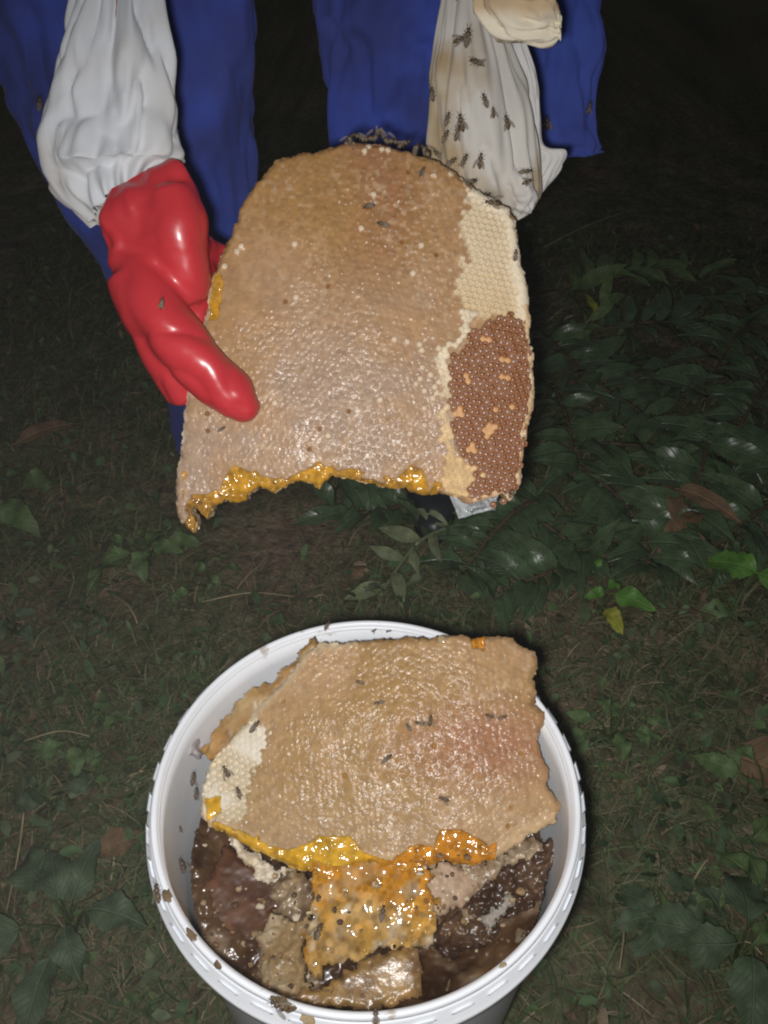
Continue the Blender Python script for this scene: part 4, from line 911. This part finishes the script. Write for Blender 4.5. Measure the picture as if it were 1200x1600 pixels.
# ------------------------------------------------------------------ bees
def bee_mesh(curl):
    parts = []
    def prof(pts, n=10, bendf=None):
        V = []; 
        for (x, r, zo) in pts:
            for j in range(n):
                th = 2 * math.pi * j / n; V.append((x, r * math.cos(th), zo + r * .9 * math.sin(th)))
        F = [[i * n + j, i * n + (j + 1) % n, (i + 1) * n + (j + 1) % n, (i + 1) * n + j] for i in range(len(pts) - 1) for j in range(n)]
        F += [list(range(n))[::-1], [(len(pts) - 1) * n + j for j in range(n)]]
        return np.array(V), F
    pr = [(-.0075, .0002, .0016 - curl), (-.0066, .0011, .0017 - curl * .7), (-.0052, .0019, .0020 - curl * .4), (-.0036, .0023, .0023 - curl * .2), (-.0020, .0020, .0024), (-.0011, .0008, .0024), (-.0008, .0009, .0025),
          (.0000, .0019, .0026), (.0012, .0022, .0027), (.0024, .0018, .0026), (.0031, .0007, .0024), (.0034, .0008, .0023), (.0040, .0017, .0022), (.0049, .0015, .0020), (.0055, .0004, .0016)]
    V, F = prof(pr)
    C = np.array([(.055, .036, .022)] * len(V))
    for i, p in enumerate(pr):
        if i in (2, 4): C[i * 10:(i + 1) * 10] = (.16, .10, .045)
        if 7 <= i <= 9: C[i * 10:(i + 1) * 10] = (.10, .07, .04)
    parts.append((V, F, C))
    for s in (-1, 1):
        for k, (x, dx) in enumerate(((.0022, .0022), (.001, -.0002), (-.0004, -.003))):
            V, F = tube([(x, s * .0014, .0018), (x + dx * .5, s * .0027, .0022), (x + dx, s * .0033, .0001)], (.00026, .00022, .00016), n=4); parts.append((V, F, (.03, .02, .013)))
        V, F = tube([(.0050, s * .0006, .0026), (.0066, s * .0012, .0034), (.0078, s * .0016, .0026)], .00014, n=4); parts.append((V, F, (.02, .015, .01)))
    V, F, C = cat_m(parts)
    return mesh('bee', V, F, M['bee'], cols=C)
def wing_mesh(sd, op):
    V = []; 
    pts = [(0, 0), (-.002, .0012), (-.005, .0018), (-.0083, .0014), (-.0092, .0004), (-.0080, -.0006), (-.004, -.0008)]
    for z in (0, .00008):
        for (x, y) in pts: V.append((x, y * sd, z))
    n = len(pts); F = [list(range(n)), [n + i for i in range(n)][::-1]] + [[i, (i + 1) % n, n + (i + 1) % n, n + i] for i in range(n)]
    V = np.array(V); c, s = math.cos(op * sd), math.sin(op * sd)
    V = np.stack([V[:, 0] * c - V[:, 1] * s + .0012, V[:, 0] * s + V[:, 1] * c + sd * .0012, V[:, 2] + .0046 + V[:, 0] * -.06], 1)
    return mesh('wing', V, F, M['wing'])
beem = [bee_mesh(0), bee_mesh(.0012), bee_mesh(-.0004)]
wingm = [[wing_mesh(s, o) for s in (-1, 1)] for o in (.15, -.35, .5)]
bpy.context.view_layer.update(); dg = bpy.context.evaluated_depsgraph_get()
bees = []
def bee(px, py, ang, label, group, sc=1.05, skip=0):
    d = ray(px, py).normalized(); ok, loc, nrm, fi, ob, mx = scene.ray_cast(dg, CAM, d)
    if not ok: return
    if nrm.dot(d) > 0: nrm = -nrm
    nrm = (nrm * .6 - d * .4).normalized()
    bees.append((loc + nrm * .0004, nrm, ang, label, group, sc))
G1 = 'bees on the right sleeve'; G2 = 'bees on the held comb'; G3 = 'bees on the comb in the bucket'; G4 = 'bees on the bucket'
for a in [(731, 58, 80, 'big curled pair bee high on the right white sleeve', G1, 1.35), (720, 62, 20, 'bee clinging beside the big one high on the right sleeve', G1), (742, 98, 170, 'single bee below the top pair on the right sleeve', G1, 1.2), (757, 156, 110, 'bee in the middle of the right sleeve', G1), (791, 190, 110, 'dark bee right of centre on the right sleeve', G1, 1.1),
          (677, 146, 90, 'bee on the left outer edge of the right sleeve', G1), (700, 185, 70, 'upper left bee of the cluster on the lower right sleeve', G1), (722, 190, 95, 'darkest bee of the cluster on the lower right sleeve', G1, 1.3), (713, 206, 85, 'bee in the heart of the cluster on the lower right sleeve', G1, 1.2), (697, 212, 60, 'bee at the left of the cluster on the lower right sleeve', G1),
          (752, 250, 75, 'bee alone beneath the sleeve cluster', G1, 1.2), (727, 248, 60, 'bee just above the comb edge on the sleeve', G1, 1.1), (823, 267, 10, 'bee on the white cuff end at the right', G1), (823, 285, 25, 'lower bee on the white cuff end', G1, .9), (684, 240, 140, 'bee where the sleeve meets the comb top', G1), (705, 252, 40, 'bee squeezed between sleeve and comb edge', G1), (770, 175, 100, 'small bee between the two sleeve middle bees', G1, .8),
          (576, 323, 190, 'upper dark bee on the face of the held comb', G2, .95), (598, 350, 165, 'lower dark bee on the face of the held comb', G2, 1.0), (660, 268, 60, 'bee sunk into the cappings near the comb top', G2, .8), (805, 398, 85, 'bee at the right pale edge of the held comb', G2, .9), (757, 302, 20, 'upper bee of the pair at the comb shoulder', G2, 1.2), (768, 318, 170, 'lower bee of the pair at the comb shoulder', G2, 1.2), (735, 288, 30, 'bee at the comb top edge left of the shoulder pair', G2), (347, 670, 30, 'bee stuck near the lower left of the held comb', G2, .7), (800, 772, 80, 'bee at the lower right corner of the held comb', G2, .9), (253, 474, 80, 'bee stuck on the red glove', G2, .9),
          (592, 1098, 190, 'small bee at upper middle of the comb in the bucket', G3, .8), (672, 1125, 80, 'largest dark bee on the comb in the bucket', G3, .9), (655, 1130, 170, 'bee next to the largest one on the bucket comb', G3, .75), (638, 1136, 120, 'leftmost bee of the row on the bucket comb', G3, .7), (764, 1118, 160, 'left bee of the right hand pair on the bucket comb', G3, .7), (786, 1120, 20, 'right bee of the right hand pair on the bucket comb', G3, .7), (606, 1184, 40, 'glistening bee near the centre of the bucket comb', G3, .95), (693, 1248, 160, 'bee low on the face of the bucket comb', G3, .85), (562, 1066, 160, 'faint bee near the top of the bucket comb', G3, .7), (400, 1135, 60, 'bee at the upper end of the white cells in the bucket', G3, 1.1), (354, 1205, 120, 'bee on the pale cells at the left of the bucket comb', G3, 1.1), (370, 1238, 110, 'lower bee on the pale cells of the bucket comb', G3, 1.0), (598, 1425, 80, 'bee drowned in the orange honey', G3, 1.1), (500, 1455, 80, 'honey soaked bee on the torn chunk', G3, 1.2),
          (299, 1215, 70, 'bee crawling on the left inner wall of the bucket', G4, 1.1), (304, 1238, 75, 'bee under the one crawling on the left inner wall', G4, 1.0), (281, 1352, 100, 'bee low on the left inner wall of the bucket', G4, 1.1), (250, 1392, 110, 'bee on the outer left edge of the bucket rim', G4, 1.2), (512, 978, 65, 'bee on the far inner wall near the bucket top', G4, .9), (437, 1568, 160, 'bee on the near rim left of centre', G4, 1.2), (587, 1588, 90, 'bee on the near rim in the middle', G4, .9), (818, 1464, 50, 'bee on the right near rim of the bucket', G4, 1.1), (585, 984, 40, 'tiny dark bee on the far inner wall', G4, .5), (608, 985, 10, 'second tiny dark bee on the far inner wall', G4, .5), (280, 1295, 100, 'tiny dark bee on the left inner wall', G4, .5),
          (855, 190, 90, 'dark bee on the blue coat right of the white sleeve', 'bees on the blue clothes', 1.6), (922, 165, 80, 'bee on the right edge of the blue coat', 'bees on the blue clothes', 1.3), (62, 157, 85, 'bee on the blue trouser leg at the left edge', 'bees on the blue clothes', 1.5)]:
    bee(*a)
top = [(545, 214), (560, 209), (574, 213), (588, 208), (602, 213), (616, 217), (632, 220), (650, 228), (664, 230), (552, 222)]
words = ['first', 'second', 'third', 'fourth', 'fifth', 'sixth', 'seventh', 'eighth', 'ninth', 'tenth']
top.sort()
for i, (x, y) in enumerate(top):
    p = HPt(x, y + 7, -.006); bees.append((p, (-ray(x, y).normalized() * .7 + Vector((0, 0, .7))).normalized(), 60 + 47 * i, words[i] + ' bee from the left along the top edge of the held comb', 'bees along the top edge of the held comb', 1.15))
rnd = random.Random(11)
camr = Vector((1, 0, 0)); camu = Vector((0, SP, CP))
for i, (p, nrm, ang, lab, grp, sc) in enumerate(bees):
    x = camr * math.cos(R(ang)) + camu * math.sin(R(ang)); x = (x - nrm * x.dot(nrm)).normalized(); y = nrm.cross(x)
    m = Matrix.Translation(p) @ Matrix((x, y, nrm)).transposed().to_4x4() @ Matrix.Scale(sc * .8, 4)
    o = put('honey_bee', beem[i % 3], None, m); tag(o, lab, 'bee', grp)
    for w in wingm[(i * 7) % 3]: put('wing', w, o)
rnd = random.Random(31)
for (px, py, r, c) in ((440, 1566, .0045, 'sludge'), (452, 1574, .003, 'sludge'), (428, 1560, .002, 'sludge'), (482, 1592, .0034, 'honey'), (815, 1462, .0045, 'sludge'), (700, 1540, .0024, 'sludge'), (262, 1400, .003, 'sludge'), (690, 1000, .0025, 'honey'), (786, 1508, .0024, 'honey'), (300, 1462, .0025, 'sludge'), (640, 1570, .002, 'sludge'), (340, 1508, .002, 'sludge')):
    ok, loc, nrm, fi, ob, mx = scene.ray_cast(dg, CAM, ray(px, py).normalized())
    if not ok: continue
    q = nrm.to_track_quat('Z', 'Y').to_matrix()
    V, F = ball((0, 0, 0), (r * rnd.uniform(1, 1.9), r * rnd.uniform(.6, 1.1), r * .22), 16, 8)
    V = V * (1 + 1.3 * (fbm(V[:, 0] * 700 + px, V[:, 1] * 700, seed=77) - .4))[:, None]
    V = V @ np.array(q).T + np.array(loc)
    mk('smear', V, F, M[c], bucket, cols=np.tile(np.array((.16, .11, .06) if c == 'sludge' else (.34, .26, .15)), (len(V), 1)))
# wax crumbs and honey droplets strewn over what lies in the bucket
rnd = random.Random(23); cp = []
zones = [((250, 330), (1270, 1480), 50), ((380, 500), (1340, 1560), 90), ((640, 860), (1330, 1500), 110), ((330, 640), (1380, 1560), 70), ((300, 420), (1400, 1540), 40)]
for (xa, xb), (ya, yb), n in zones:
    for q in range(n):
        px, py = rnd.uniform(xa, xb), rnd.uniform(ya, yb)
        ok, loc, nrm, fi, ob, mx = scene.ray_cast(dg, CAM, ray(px, py).normalized())
        if not ok or rnd.random() < .45 or (Vector((loc.x, loc.y, 0)) - BC).length > .142 or loc.z > BZ - .02: continue
        r = rnd.choice((.0008, .0011, .0015, .0022)) * rnd.uniform(.7, 1.3)
        V, F = ball((0, 0, 0), (r * rnd.uniform(.8, 1.6), r * rnd.uniform(.7, 1.3), r * .7), 7, 5)
        V = V + np.array([[rnd.uniform(-.25, .25) * r for _ in range(3)] for _ in V]) + np.array(loc)
        cp.append((V, F, rnd.choice(((.55, .46, .34), (.36, .26, .16), (.22, .13, .07), (.10, .06, .035), (.30, .2, .1)))))
V, F, C = cat_m(cp); tag(mk('crumbs', V, F, M['wax'], fill_root, cols=C), kind='stuff')

# ------------------------------------------------------------------ thin haze volume, added to imitate a lens veil over the view
hz = bpy.data.materials.new('air'); hz.use_nodes = True; nn = hz.node_tree.nodes; nn.remove(nn['Principled BSDF'])
pv = nn.new('ShaderNodeVolumePrincipled'); pv.inputs['Density'].default_value = .0028; pv.inputs['Color'].default_value = (.9, .88, .86, 1)
hz.node_tree.links.new(pv.outputs[0], nn['Material Output'].inputs['Volume'])
V = [(x, y, z) for z in (-1.1, 1.85) for (x, y) in ((-450, -450), (450, -450), (450, 450), (-450, 450))]
o = mk('haze', V, [[0, 3, 2, 1], [4, 5, 6, 7], [0, 1, 5, 4], [1, 2, 6, 5], [2, 3, 7, 6], [3, 0, 4, 7]], hz, smooth=False); tag(o, 'thin haze added to the night air in place of lens veil', 'haze', kind='stuff')
